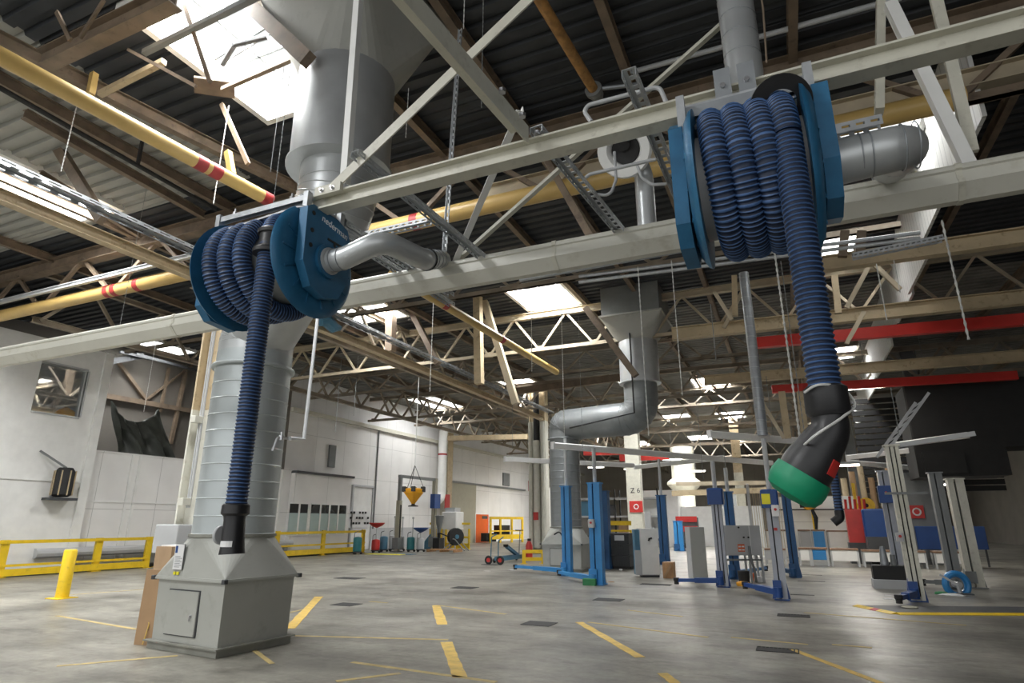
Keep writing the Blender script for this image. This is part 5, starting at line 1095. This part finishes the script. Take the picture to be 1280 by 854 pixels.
for (px, py, w, d, m, lb) in ((484, 693, 2.2, .5, 'ylabel', 'yellow drip mat in front of the oil drainers'), (509, 693, 1.0, .4, 'steelblue', 'small blue drip mat in front of the oil drainers')):
    q = G(px, py); tag(MB().box(q.x-w/2, q.x+w/2, q.y-d, q.y+d*.2, 0, .02).build('drip_mat', m), lb, 'mat')
# portal lift by the wall
b0, b1 = G(496, 690), G(541, 687); d = (b1-b0).normalized(); n_ = V((-d.y, d.x, 0)); L_ = (b1-b0).length; h = zat(518, 596, b0.lerp(b1, .5))
t = thing('portal_lift', 'tall grey green two post lift with top bar along the white wall', 'vehicle lift', b0)
for k, q in enumerate((b0, b1)):
    c = obox(q, d, n_, -.12, .12, -.12, .12, 0, h*(.66 if k == 0 else 1)).build('column', 'olive', t); obox(q, d, n_, -.3, .3, -.28, .28, 0, .03).build('base_plate', 'dgrey', t)
    obox(q, d, n_, -.05 if k == 0 else -.14, .05 if k == 0 else -.12, -.14, -.12, .2, h*.6).build('slot', 'blackm', c)
    if k == 0: obox(q, d, n_, -.09, .09, -.09, .09, h*.66, h).build('upper_mast', 'mgrey', t)
    obox(q, d, n_, -.22, .22, -.2, .2, .15, .75).build('carriage', 'mgrey', t)
obox(b0, d, n_, -.1, L_+.16, -.1, .1, h-.16, h).build('top_bar', 'mgrey', t)
z_ = zat(541, 627, b1); obox(b1, d, n_, -.62, -.02, -.45, -.12, z_-.42, z_+.42).build('motor_box', 'dblue', t)
MB().prism([b1+V((-.9, -.2, .02)), b1+V((-.1, -.2, .02)), b1+V((-.1, -.2, .9))], (0, .3, 0)).build('foot_gusset', 'steelblue', t)
# yellow hoist cone on its cable
Yc = 21.0; c_ = P(517, 619, 'y', Yc); top = P(524, 470, 'y', Yc)
t = thing('hanging_hoist', 'yellow and black cone shaped hoist hanging on a long cable', 'hoist', c_)
MB().lathe(c_, (0, 0, 1), [(.06, -.36), (.10, -.30), (.20, -.18), (.42, .08), (.46, .22), (.30, .26)], 6).build('cone', 'amber', t)
for k in range(6):
    f = MB(); a = k*PI/3; f.cbox(-.08, .08, -.05, .05, 0, .2, .01); 
    for p in f.v[-24:]: p.x, p.y, p.z = c_.x+.42*math.cos(a)+p.x, c_.y+.42*math.sin(a)+p.y, c_.z+.12+p.z
    f.build('corner_pad', 'blackm', t)
MB().lathe(c_+V((0, 0, -.38)), (0, 0, 1), [(.2, -.06), (.2, -.03), (.07, 0), (.07, .08)], 14).build('nose', 'blackm', t)
f = MB()
for k in range(3): a = k*2*PI/3+.4; f.tube([c_+V((.4*math.cos(a), .4*math.sin(a), .25)), c_+V((0, 0, 1.15))], .012, 5)
f.build('sling', 'blackm', t); MB().tube([c_+V((0, 0, 1.15)), V((c_.x, c_.y, TB+.3))], .022, 6).build('cable', 'rope', t)
# bead hopper, white cabinet, floor reel, yellow crates
b0 = G(562, 687); t = thing('wall_cabinet', 'white cabinet under the fat vent pipe by the wall', 'cabinet', b0); h1, h0 = zat(562, 640, b0), zat(562, 662, b0)
MB().cbox(b0.x-.5, b0.x+.5, b0.y-.2, b0.y+.8, h0, h1, .03).build('body', 'white', t); MB().box(b0.x-.4, b0.x+.3, b0.y, b0.y+.7, h1, h1+.25).build('clutter_box', 'lgrey', t)
for x in (-.46, .4):
    for y in (-.15, .7): MB().box(b0.x+x, b0.x+x+.06, b0.y+y, b0.y+y+.06, 0, h0).build('leg', 'lgrey', t)
b0 = G(546, 688); t = thing('blast_hopper', 'dark hopper machine left of the white cabinet', 'machine', b0); h = zat(548, 645, b0)
MB().lathe(b0+V((0, .2, 0)), (0, 0, 1), [(.06, h*.5), (.2, h*.8), (.27, h), (.24, h+.02)], 14).build('hopper', 'mgrey', t, True); MB().tube([b0+V((0, .2, .1)), b0+V((0, .2, h*.5))], .09, 10).build('stand_pipe', 'blackm', t)
MB().cbox(b0.x-.25, b0.x+.2, b0.y-.1, b0.y+.5, .0, h*.35).build('base_box', 'blackm', t); MB().bar(b0+V((0, .2, h*.5)), b0+V((.8, .1, h*.38)), .06).build('side_arm', 'blackm', t)
for k, (xa, xb) in enumerate(((537, 551), (557, 586))):
    barrier('yellow frame crate %s' % ('behind the dark hopper' if k == 0 else 'around the floor reel'), G(xa, 686), G(xb, 687), zat(xa, 661, G(xa, 686)), [(.2, .3), (.7, .12), (1.5, .12)], 'yellow_stillage', posts=3)
q = G(555, 690); f = MB()
for k in range(5): f.box(q.x-.9, q.x+.9, q.y-.4+k*.2, q.y-.28+k*.2, .1, .14)
for k in range(3): f.box(q.x-.9+k*.85, q.x-.8+k*.85, q.y-.4, q.y+.5, 0, .1)
tag(f.build('pallet', 'wood'), 'low wooden pallet under the yellow frames', 'pallet')
b0 = G(569, 689); t = thing('floor_reel', 'black cable drum on a bent tube stand', 'cable drum', b0); zc = zat(569, 671, b0)
MB().lathe((b0.x, b0.y, zc), (.8, -.6, 0), [(.1, -.18), (.46, -.16), (.48, -.12), (.28, -.1), (.28, .1), (.48, .12), (.46, .16), (.1, .18)], 26).build('drum', 'blackm', t, True); MB().lathe((b0.x, b0.y, zc), (.8, -.6, 0), [(.12, -.24), (.12, .24)], 14).build('hub', 'steelblue', t)
for s in (-1, 1): MB().tube(fillet([(b0.x-.7, b0.y-.1+s*.25, .03), (b0.x-.3, b0.y+s*.25, .35), (b0.x, b0.y+s*.3, zc), (b0.x+.4, b0.y+s*.25, .35), (b0.x+.75, b0.y+s*.25, .03)], .2), .03, 8).build('stand_tube', 'mgrey', t)
# yellow test frame by the far left wall
b0, b1 = G(613, 679), G(653, 678); d = (b1-b0).normalized(); n_ = V((-d.y, d.x, 0)); L_ = (b1-b0).length; h = zat(632, 646, b0); t = thing('test_frame', 'big yellow frame machine right of the orange door', 'machine', b0)
for q in (0, .3, .66, 1): obox(b0, d, n_, L_*q-.07, L_*q+.07, -.07, .07, 0, h).build('post', 'yellow', t)
for z, hh in ((h-.1, .2), (h*.45, .1), (.45, .35)): obox(b0, d, n_, 0, L_, -.06, .06, z-hh/2, z+hh/2).build('rail', 'yellow', t)
obox(b0, d, n_, L_*.1, L_*.98, .1, 1.2, .4, .5).build('table', 'yellow', t); obox(b0, d, n_, L_*.3, L_*.62, .1, .9, .5, 1.35).build('gearbox', 'blackm', t); obox(b0, d, n_, -.3, L_*.2, .1, .9, .1, .75).build('motor', 'blackm', t)
# ---- benches on the right
def bench(x0p, x1p, ytp, ybp, label, m='white', drawers=0, dm='lblue', Y=None, top='benchtop', z0=0.0):
    b0 = P(x0p, ybp, 'y', Y); b1 = P(x1p, ybp, 'y', Y); z1 = P((x0p+x1p)/2, ytp, 'y', Y).z
    t = thing('work_bench', label, 'work bench', (b0.x, Y, z0)); xa, xb = b0.x, b1.x
    for x in (xa, xb-.06):
        for y in (Y, Y+.6): MB().box(x, x+.06, y, y+.06, z0, z1).build('leg', 'lgrey', t)
    MB().box(xa+.005, xb-.005, Y-.04, Y+.7, z1, z1+.06).build('bench_top', top, t)
    if drawers:
        c = MB().box(xa+.07, xb-.07, Y+.03, Y+.6, z0+.22, z1-.01).build('drawer_unit', 'lblue' if dm == 'lblue' else 'lgrey', t)
        for k in range(drawers):
            a, e = z0+.24+(z1-z0-.27)*k/drawers, z0+.24+(z1-z0-.27)*(k+1)/drawers-.02
            dr = MB().box(xa+.09, xb-.09, Y, Y+.03, a, e).build('drawer', dm, t); MB().box(xa+.3, xb-.3, Y-.02, Y, e-.06, e-.03).build('handle', 'lgrey', dr)
    else: MB().box(xa+.06, xb-.06, Y-.005, Y+.02, z0+.2, z1-.01).build('front_panel', m, t)
    return t
YF = 27.0; YBk = 31.5
bench(1001, 1016, 687, 713, 'white fronted front bench left of the blue drawers', Y=YF); bench(1016, 1038, 687, 712, 'front bench with four blue drawers', drawers=4, Y=YF)
bench(1041, 1077, 688, 714, 'wide white fronted bench right of the blue drawers', Y=YF); bench(1082, 1120, 690, 716, 'white fronted bench left of the grey lift posts', Y=YF)
bench(1137, 1162, 691, 717, 'white fronted bench behind the cream lift post', Y=YF); bench(1172, 1215, 692, 718, 'dim white bench at the right edge', Y=YF)
bench(958, 985, 688, 712, 'white bench seen between yellow labelled lift and dark blue post', Y=YF, m='lgrey')
bench(1001, 1017, 664, 696, 'back bench with light grey drawers', drawers=4, dm='lgrey', Y=YBk); bench(1018, 1036, 664, 696, 'back bench with bright blue door', Y=YBk, m='lblue')
bench(1038, 1073, 665, 697, 'wide white fronted back bench under the pegboard', Y=YBk); bench(960, 990, 664, 696, 'white back bench behind grey lift post', Y=YBk)
# pegboard wall behind the benches, posts
p0, p1 = P(975, 665, 'y', 33), P(1071, 620, 'y', 33)
pb = MB().box(p0.x, p1.x, 33, 33.08, 0, p1.z); tag(pb.build('pegboard_wall', 'panelx'), 'pale pegboard wall standing behind the work benches', 'partition')
f = MB()
for (x0, z0, x1) in ((p0.x, P(1040, 637, 'y', 32.95).z, p1.x+3.5),): f.bar((x0, 32.95, z0), (x1, 32.95, z0), .06)
tag(f.build('bench_rail', 'blackm'), 'thin black rail across the pegboard wall', 'rail')
for px, py, yt, Y, lb in ((1078, 682, 604, 30.5, 'yellow upright post at the right end of pegboard wall'), (1019, 664, 628, 32.4, 'short yellow post behind the blue door bench')):
    q = P(px, py, 'y', Y); tp_ = P(px, yt, 'y', Y); tag(MB().bar((q.x, Y, 0), (q.x, Y, tp_.z), .12).build('yellow_post', 'yellow'), lb, 'post')
q = P(1083, 632, 'y', 30); t = thing('yellow_disc', 'round yellow disc sign beside the yellow upright post', 'sign', q); MB().lathe(q, (0, 1, 0), [(.32, -.02), (.32, .02)], 24).build('disc', 'yellow', t); MB().lathe(q+V((0, -.02, 0)), (0, -1, 0), [(.08, 0), (.08, .02)], 12).build('hub', 'blackm', t)
MB().bar(q+V((0, .05, -.0)), V((q.x, q.y+.05, 0)), .05).build('stake', 'blackm', t)
# hanging blue hose and yellow balancer near the benches
q0, q1 = P(1043, 600, 'y', 17), P(1049, 640, 'y', 17); t = thing('hanging_hose', 'navy exhaust hose with small black nozzle hanging before the pegboard', 'hose', q0)
hose([V((q1.x, 17, 4.6)), V((q1.x, 17, q1.z))], .10, .07, 12).build('hose', ['hose', 'hoserib'], t, True, 60); MB().tube(fillet([V((q1.x, 17, q1.z+.03)), V((q1.x, 17, q1.z-.14)), V((q1.x-.16, 17, q1.z-.25))], .1), .105, 14).build('nozzle', 'black', t, True)
q = P(1011, 628, 'y', 16); t = thing('tool_balancer', 'yellow tool balancer with a dangling black tool below green cap', 'balancer', q)
MB().lathe(q, (.5, 1, 0), [(.08, -.1), (.17, -.07), (.17, .07), (.08, .1)], 20).build('housing', 'amber', t, True); MB().tube([q+V((.03, 0, -.1)), q+V((.1, 0, -.35)), q+V((.08, 0, -.6))], [.03, .05, .03], 10).build('tool', 'blackm', t, True)
MB().tube([q+V((0, 0, .15)), V((q.x, q.y, TB))], .012, 6).build('cable', 'mgrey', t); MB().cbox(q.x-.2, q.x-.1, q.y-.05, q.y+.05, q.z-.12, q.z-.02).build('hook', 'blackm', t)
# machines in the dim corner
q = P(1090, 690, 'y', 29.5); q.z = 0; t = thing('shop_press', 'red machine beside the yellow upright post', 'machine', q)
MB().cbox(q.x-.75, q.x+.1, q.y-.3, q.y+.3, .8, 2.1).build('body', 'redp', t); MB().box(q.x-.8, q.x+.15, q.y-.35, q.y+.35, .0, .8).build('stand', 'dgrey', t)
f = MB()
for k in range(5): f.tube([q+V((-.7+k*.17, -.1, 2.1)), q+V((-.68+k*.17, -.1, 2.5+.12*(k % 2)))], .05, 8)
f.build('tool_row', 'redp', t)
q = P(1103, 690, 'y', 28.6); q.z = 0; t = thing('tool_chair', 'deep blue cushioned seat unit beside the red machine', 'machine', q)
MB().cbox(q.x-.5, q.x+.55, q.y-.25, q.y+.25, 1.05, 2.1, .06).build('back', 'dblue', t); MB().box(q.x-.5, q.x+.5, q.y-.6, q.y+.2, .5, 1.05).build('seat', 'dgrey', t); MB().box(q.x-.45, q.x+.45, q.y-.4, q.y+.2, 0, .5).build('base', 'blackm', t)
q = P(1102, 650, 'y', 33.5); f = MB()
t = thing('tube_rack', 'rack of upright beige tubes behind the red machine', 'rack', (q.x, 33.5, 0))
for k in range(7): MB().tube([(q.x-1.3+k*.38, 33.5, .6), (q.x-1.3+k*.38, 33.5, 3.6+.3*(k % 3))], .13, 10).build('tube', 'card' if k % 2 else 'beige', t)
MB().box(q.x-1.6, q.x+1.5, 33.2, 33.8, 0, .6).build('tray', 'dgrey', t)
for px, w, lb in ((1172, 1.2, 'deep blue screen panel behind the cream post'), (1213, 1.2, 'deep blue screen panel at the right edge')):
    q = P(px, 690, 'y', 28.8); t = thing('blue_screen', lb, 'screen', (q.x, 28.8, 0)); z0, z1 = P(px, 687, 'y', 28.8).z, P(px, 658, 'y', 28.8).z
    MB().cbox(q.x-w/2, q.x+w/2, 28.8, 28.9, z0, z1, .02).build('panel', 'dblue', t)
    for x in (-w/2+.1, w/2-.1): MB().box(q.x+x-.03, q.x+x+.03, 28.82, 28.88, 0, z0).build('leg', 'dgrey', t)
q0, q1 = P(1158, 660, 'y', 33), P(1178, 612, 'y', 33); tag(MB().box(q0.x, q1.x, 33, 33.1, 0, q1.z).build('white_partition', 'lgrey'), 'pale partition panel between dark posts at right', 'partition')
q = P(1146, 640, 'y', 29.5); t = thing('fire_sign', 'red fire extinguisher sign on the grey screen behind cream post', 'sign', q); MB().box(q.x-.25, q.x+.25, 29.5, 29.54, q.z-.25, q.z+.25).build('plate', 'redp', t); MB().torus(q+V((0, -.01, 0)), (0, 1, 0), .13, .03, 16, 6).build('symbol', 'paper', t)
q0, q1 = P(1128, 700, 'y', 29.6), P(1158, 590, 'y', 29.6); tag(MB().box(q0.x, q1.x, 29.6, 29.75, 0, q1.z).build('grey_screen', 'mgrey'), 'tall grey screen wall behind the cream lift post', 'partition')
q0, q1 = P(1150, 600, 'y', 27.2), P(1215, 492, 'y', 27.2); t = thing('ventilation_box', 'huge dark ventilation box hanging in the dim upper right', 'ventilation box', q0)
MB().cbox(q0.x, q1.x+2.5, 27.2, 29.2, q0.z+1.1, q1.z+.5, .05).build('box', 'blackm', t); MB().box(q0.x+.2, q0.x+1.5, 27.1, 27.2, q0.z+.2, q0.z+1.0).build('grille', 'blackm', t); MB().box(q0.x, q0.x+2.8, 27.2, 29.2, q0.z+.1, q0.z+1.1).build('lower_box', 'blackm', t)
f = MB()
for k in range(16):
    z = P(1100, 500+k*7.5, 'y', 34).z; xa = P(1072, 560, 'y', 34).x; f.box(xa, xa+5.5, 34, 34.12, z-.12, z+.10)
tag(f.build('louvre_wall', 'blackm'), 'dark wall of horizontal louvre boards above the red machine', 'louvre wall')
p0, p1 = P(1104, 566, 'y', 19), P(1153, 497, 'y', 19); t = thing('hanging_ladder', 'aluminium ladder hanging aslant in the dim upper right', 'ladder', p0)
s_ = V((.17, 0, .12)); MB().bar(p0-s_, p1-s_, .035, .07).build('rail', 'lgrey', t); MB().bar(p0+s_, p1+s_, .035, .07).build('rail', 'lgrey', t)
for k in range(1, 8): MB().bar(p0.lerp(p1, k/8)-s_, p0.lerp(p1, k/8)+s_, .03).build('rung', 'lgrey', t)
# litter and loose things at right
b0 = G(1198, 742); t = thing('cable_drum', 'bright blue cable wheel on a white stand at right', 'cable drum', b0); zc = zat(1198, 731, b0)
MB().torus((b0.x, b0.y, zc), (.3, -1, 0), .24, .075, 28, 10).build('rim', 'lblue', t, True); MB().lathe((b0.x, b0.y, zc), (.3, -1, 0), [(.07, -.1), (.07, .12)], 14).build('hub', 'lgrey', t)
MB().bar((b0.x+.02, b0.y-.14, 0.02), (b0.x+.0, b0.y-.12, zc), .06).bar((b0.x, b0.y-.13, zc), (b0.x-.32, b0.y-.1, zc+.22), .05).build('stand', 'lgrey', t); MB().box(b0.x-.2, b0.x+.25, b0.y-.3, b0.y+.1, 0, .02).build('foot', 'dgrey', t)
b0 = G(1119, 737); tag(MB().cbox(b0.x-.45, b0.x+.35, b0.y, b0.y+.5, 0, .22, .01).build('white_crate', 'lgrey'), 'long pale crate on the floor by the grey lift post', 'crate')
tag(MB().cbox(b0.x-.42, b0.x+.4, b0.y+.02, b0.y+.45, .22, .55, .01).build('black_crate', 'blackm'), 'black crate lying on the long pale crate', 'crate')
b0 = G(1133, 737); tag(MB().cbox(b0.x-.1, b0.x+.2, b0.y+.1, b0.y+.5, 0, .25, .01).build('grey_crate', 'mgrey'), 'small grey crate next to the long pale crate', 'crate')
q = G(1115, 727); t = thing('drill_stand', 'small steel machine standing on the black crate', 'machine', (q.x, q.y, .55)); MB().lathe((b0.x-.35, b0.y+.25, .55), (0, 0, 1), [(.1, 0), (.08, .3), (.05, .45)], 12).build('body', 'galvdark', t, True); MB().lathe((b0.x-.15, b0.y+.25, .55), (0, 0, 1), [(.07, 0), (.06, .25)], 12).build('motor', 'mgrey', t)
# rubber mat with yellow edge ramps
m0, m1, m2, m3 = G(1072, 758), G(1121, 768), G(1216, 765), G(1216, 757)
t = thing('rubber_mat', 'black rubber mat with yellow sloping edges under the cream lift post', 'mat', m0)
MB().rings([[V((p.x, p.y, z)) for p in (m0, m1, m2+V((1, 0, 0)), m3+V((1, 0, 0)))] for z in (.002, .022)]).build('mat', 'dgrey', t)
def ramp(a, b_, m, nm): d = (b_-a).normalized(); n_ = V((d.y, -d.x, 0)); MB().rings([[p, p+n_*.11, p+n_*.11+V((0, 0, .004)), p+V((0, 0, .032))] for p in (a+V((0, 0, .002)), b_+V((0, 0, .002)))]).build(nm, m, t)
ramp(m0, m0.lerp(m1, .45), 'yellow', 'edge_ramp'); ramp(m0.lerp(m1, .45), m0.lerp(m1, .62), 'redp', 'edge_ramp'); ramp(m0.lerp(m1, .62), m1, 'yellow', 'edge_ramp'); ramp(m1, m2+V((1, 0, 0)), 'yellow', 'edge_ramp')
rs = random.Random(4)
for k, (px, py, w, d, h, m, lb) in enumerate([(1190, 745, .5, .2, .05, 'paper', 'white crumpled paper sheet by the cable wheel'), (1177, 743, .3, .2, .06, 'greenbox', 'green rag on the floor left of white paper'), (1113, 749, .28, .12, .01, 'paper', 'white sheet of paper on the floor behind the mat, nearer'), (1111, 745, .22, .1, .01, 'paper', 'white sheet of paper on the floor behind the mat, farther'), (1138, 762, .3, .2, .04, 'olive', 'crumpled olive cloth lying on the rubber mat'), (929, 733, .38, .12, .12, 'amber', 'yellow sausage shaped bag beside grey lift post foot'), (942, 726, .16, .14, .2, 'orangelabel', 'orange can on the floor under control cabinet'), (950, 728, .3, .2, .16, 'paper', 'white crumpled plastic bag beneath control cabinet'), (666, 712, .3, .15, .05, 'paper', 'white rag at the foot of the black pipe column'), (640, 713, .3, .15, .03, 'lgrey', 'flat pale cloth on the open floor by the jack'), (609, 714, .3, .12, .006, 'paper', 'white patch of paper on open floor left of jack'), (776, 713, .14, .1, .05, 'paper', 'small white scrap by the crates'), (653, 708, .2, .1, .04, 'mgrey', 'grey scrap by the low yellow guard'), (764, 728, .2, .06, .02, 'wood', 'brown scrap right of the bright blue post foot')]):
    q = G(px, py); f = MB(); n = 12
    zz0 = .024 if px == 1138 else 0.0
    f.rings([[V((q.x+w/2*s*math.cos(2*PI*i/n)*rs.uniform(.8, 1.15), q.y+d/2*s*math.sin(2*PI*i/n)*rs.uniform(.8, 1.15), zz0+h*z)) for i in range(n)] for s, z in ((.9, .0), (1, .3), (.8, .8), (.35, 1))]); tag(f.build('floor_scrap' if m != 'amber' else 'yellow_bag', m, None, True, 60), lb, 'litter' if m != 'amber' else 'bag')
q = G(931, 732); tag(MB().lathe(q, (0, 0, 1), [(.13, 0), (.15, .33), (.15, .36)], 16).build('black_bucket', 'blackm', None, True), 'black bucket on the floor under the control cabinet', 'bucket')
# ---- floor drains
for k, (px, py, w, d, lb) in enumerate([(433, 756, .5, .42, 'dark square floor drain nearest the big duct'), (581, 735, .6, .45, 'dark floor drain in the middle of the hall, farther left'), (674, 780, .5, .42, 'dark square floor drain in the middle foreground'), (761, 750, .6, .45, 'dark floor drain before the bright blue lift post'), (820, 731, .8, .35, 'dark floor drain before the white switch cabinet'), (437, 723, .8, .5, 'dark floor drain far left before the fence'), (992, 770, .52, .32, 'slotted drain before the yellow labelled lift'), (972, 813, .50, .30, 'slotted drain crossed by yellow line in the foreground'), (1003, 744, .5, .1, 'long thin floor slot right of grey lift post'), (1012, 719, .7, .12, 'thin floor slot before the benches, farther'), (1014, 727, .7, .12, 'thin floor slot before the benches, nearer')]):
    q = G(px, py); f = MB(); n = max(4, int(w/.05))
    if k in (6, 7):
        f.box(q.x-w/2, q.x+w/2, q.y-d/2, q.y-d/2+.03, .001, .008).box(q.x-w/2, q.x+w/2, q.y+d/2-.03, q.y+d/2, .001, .008)
        for i in range(n+1): x = q.x-w/2+w*i/n; f.box(x-.008, x+.008, q.y-d/2, q.y+d/2, .001, .007)
        f.box(q.x-w/2, q.x+w/2, q.y-d/2, q.y+d/2, .0005, .002)
    else: f.cbox(q.x-w/2, q.x+w/2, q.y-d/2, q.y+d/2, .001, .008, .002)
    tag(f.build('floor_drain', 'blackm'), lb, 'drain')
# ---- background of the hall
for k, (xa, xb, yt, Y, m, lb) in enumerate([(806, 846, 613, 44, 'white', 'tall white partition box far behind the dark blue post'), (846, 952, 633, 45, 'white', 'long white partition far behind the lift posts'), (683, 697, 610, 55, 'white', 'white partition seen between column and second duct'), (800, 812, 640, 41, 'lgrey', 'pale locker beside the beige column'), (900, 925, 615, 53, 'mgrey', 'grey box wall above the long white partition')]):
    p0, p1 = P(xa, 660, 'y', Y), P(xb, yt, 'y', Y)
    tag(MB().box(p0.x, p1.x, Y, Y+.3 if k else Y+3, 0, P((xa+xb)/2, yt, 'y', Y).z).build('white_partition' if k != 3 else 'locker', m), lb, 'partition')
q = P(760, 660, 'y', 43); t = thing('storage_rack', 'tall yellow and beige storage rack behind the second duct', 'rack', (q.x-4, 43, 0)); z1 = P(760, 612, 'y', 43).z
for k in range(6):
    for y in (43, 44.4): MB().box(q.x-4+k*1.5, q.x-3.9+k*1.5, y, y+.1, 0, z1).build('upright', 'blackm' if k % 2 else 'yellow', t)
for z in (.4, z1*.5, z1*.82): MB().box(q.x-4, q.x+3.6, 43, 44.4, z, z+.12).build('shelf', 'mgrey' if z < 1 else 'lgrey', t)
for k in range(8):
    w = .6; x = q.x-3.8+k*.9; z = .52 if k % 2 else z1*.5+.12; o = MB().cbox(x, x+w, 43.2, 44, z, z+.5+.25*(k % 3), .02).build('storage_box', ['lgrey', 'wood', 'steelblue', 'white', 'dgrey', 'card', 'greenbox', 'lgrey'][k])
    tag(o, 'stored %s box on the %s shelf behind the second duct, number %s along' % (['pale grey', 'brown', 'blue', 'white', 'dark', 'tan', 'green', 'light'][k], 'lower' if k % 2 else 'upper', ['one', 'two', 'three', 'four', 'five', 'six', 'seven', 'eight'][k]), 'box')
t = thing('mesh_fence', 'tall mesh fence panel left of the yellow labelled lift post', 'fence', P(948, 690, 'y', 30)); q0, q1 = P(943, 690, 'y', 30), P(966, 604, 'y', 30)
MB().bar((q0.x, 30, 0), (q0.x, 30, q1.z), .12).build('post', 'lgrey', t); MB().bar((q1.x+.4, 30, 0), (q1.x+.4, 30, q1.z-.4), .1).build('post', 'beige', t); f = MB()
for k in range(14): x = q0.x+.08+k*(q1.x+.3-q0.x)/14; f.tube([(x, 30, .2), (x, 30, q1.z-.1-.03*k)], .012, 5)
f.build('wire', 'beige', t)
q = P(860, 690, 'y', 42); q.z = 0; t = thing('parts_trolley', 'red and dark trolley far behind the grey switch cabinet', 'trolley', q); MB().cbox(q.x-.6, q.x+.7, 42, 42.8, .3, 1.9, .04).build('body', 'dgrey', t)
for z in (1.0, 1.6): MB().box(q.x-.62, q.x+.72, 41.95, 42, z, z+.35).build('red_panel', 'redp', t)
MB().box(q.x-.5, q.x+.6, 42.1, 42.7, 0, .3).build('base', 'blackm', t)
# distant crossbeams and tangle high in the middle distance
for k, (a, b_, Y, w, m, lb) in enumerate([((560, 548), (660, 546), 34, .3, 'beige', 'beige crossbeam low under the far trusses at the wall column'), ((845, 605), (1000, 603), 36, .22, 'trusslight', 'cream crossbeam far behind the grey booms, upper'), ((840, 617), (985, 612), 36, .3, 'beige', 'cream crossbeam far behind the grey booms, lower'), ((690, 520), (760, 515), 30, .2, 'trusslight', 'cream crossbeam behind the bend of second duct'), ((838, 527), (905, 520), 27, .16, 'trusslight', 'cream crossbeam right of the second duct'), ((640, 490), (790, 470), 29, .35, 'brown', 'dusty brown crossbeam left of the second duct')]):
    p0, p1 = P(*a, 'y', Y), P(*b_, 'y', Y); tag(MB().bar(p0, p1, w*.6, w).build('cross_beam', m), lb, 'beam')
# ---- sky fill, let in by leaving out the wall behind the viewer, and exposure
wd = bpy.data.worlds.new('sky'); SC.world = wd; wd.use_nodes = True; bg = wd.node_tree.nodes['Background']; bg.inputs[0].default_value = (.97, .98, .97, 1); bg.inputs[1].default_value = WORLDW
SC.view_settings.view_transform = 'Standard'; SC.view_settings.look = 'None'; SC.view_settings.gamma = 1; SC.view_settings.use_curve_mapping = False; SC.view_settings.exposure = EXPO
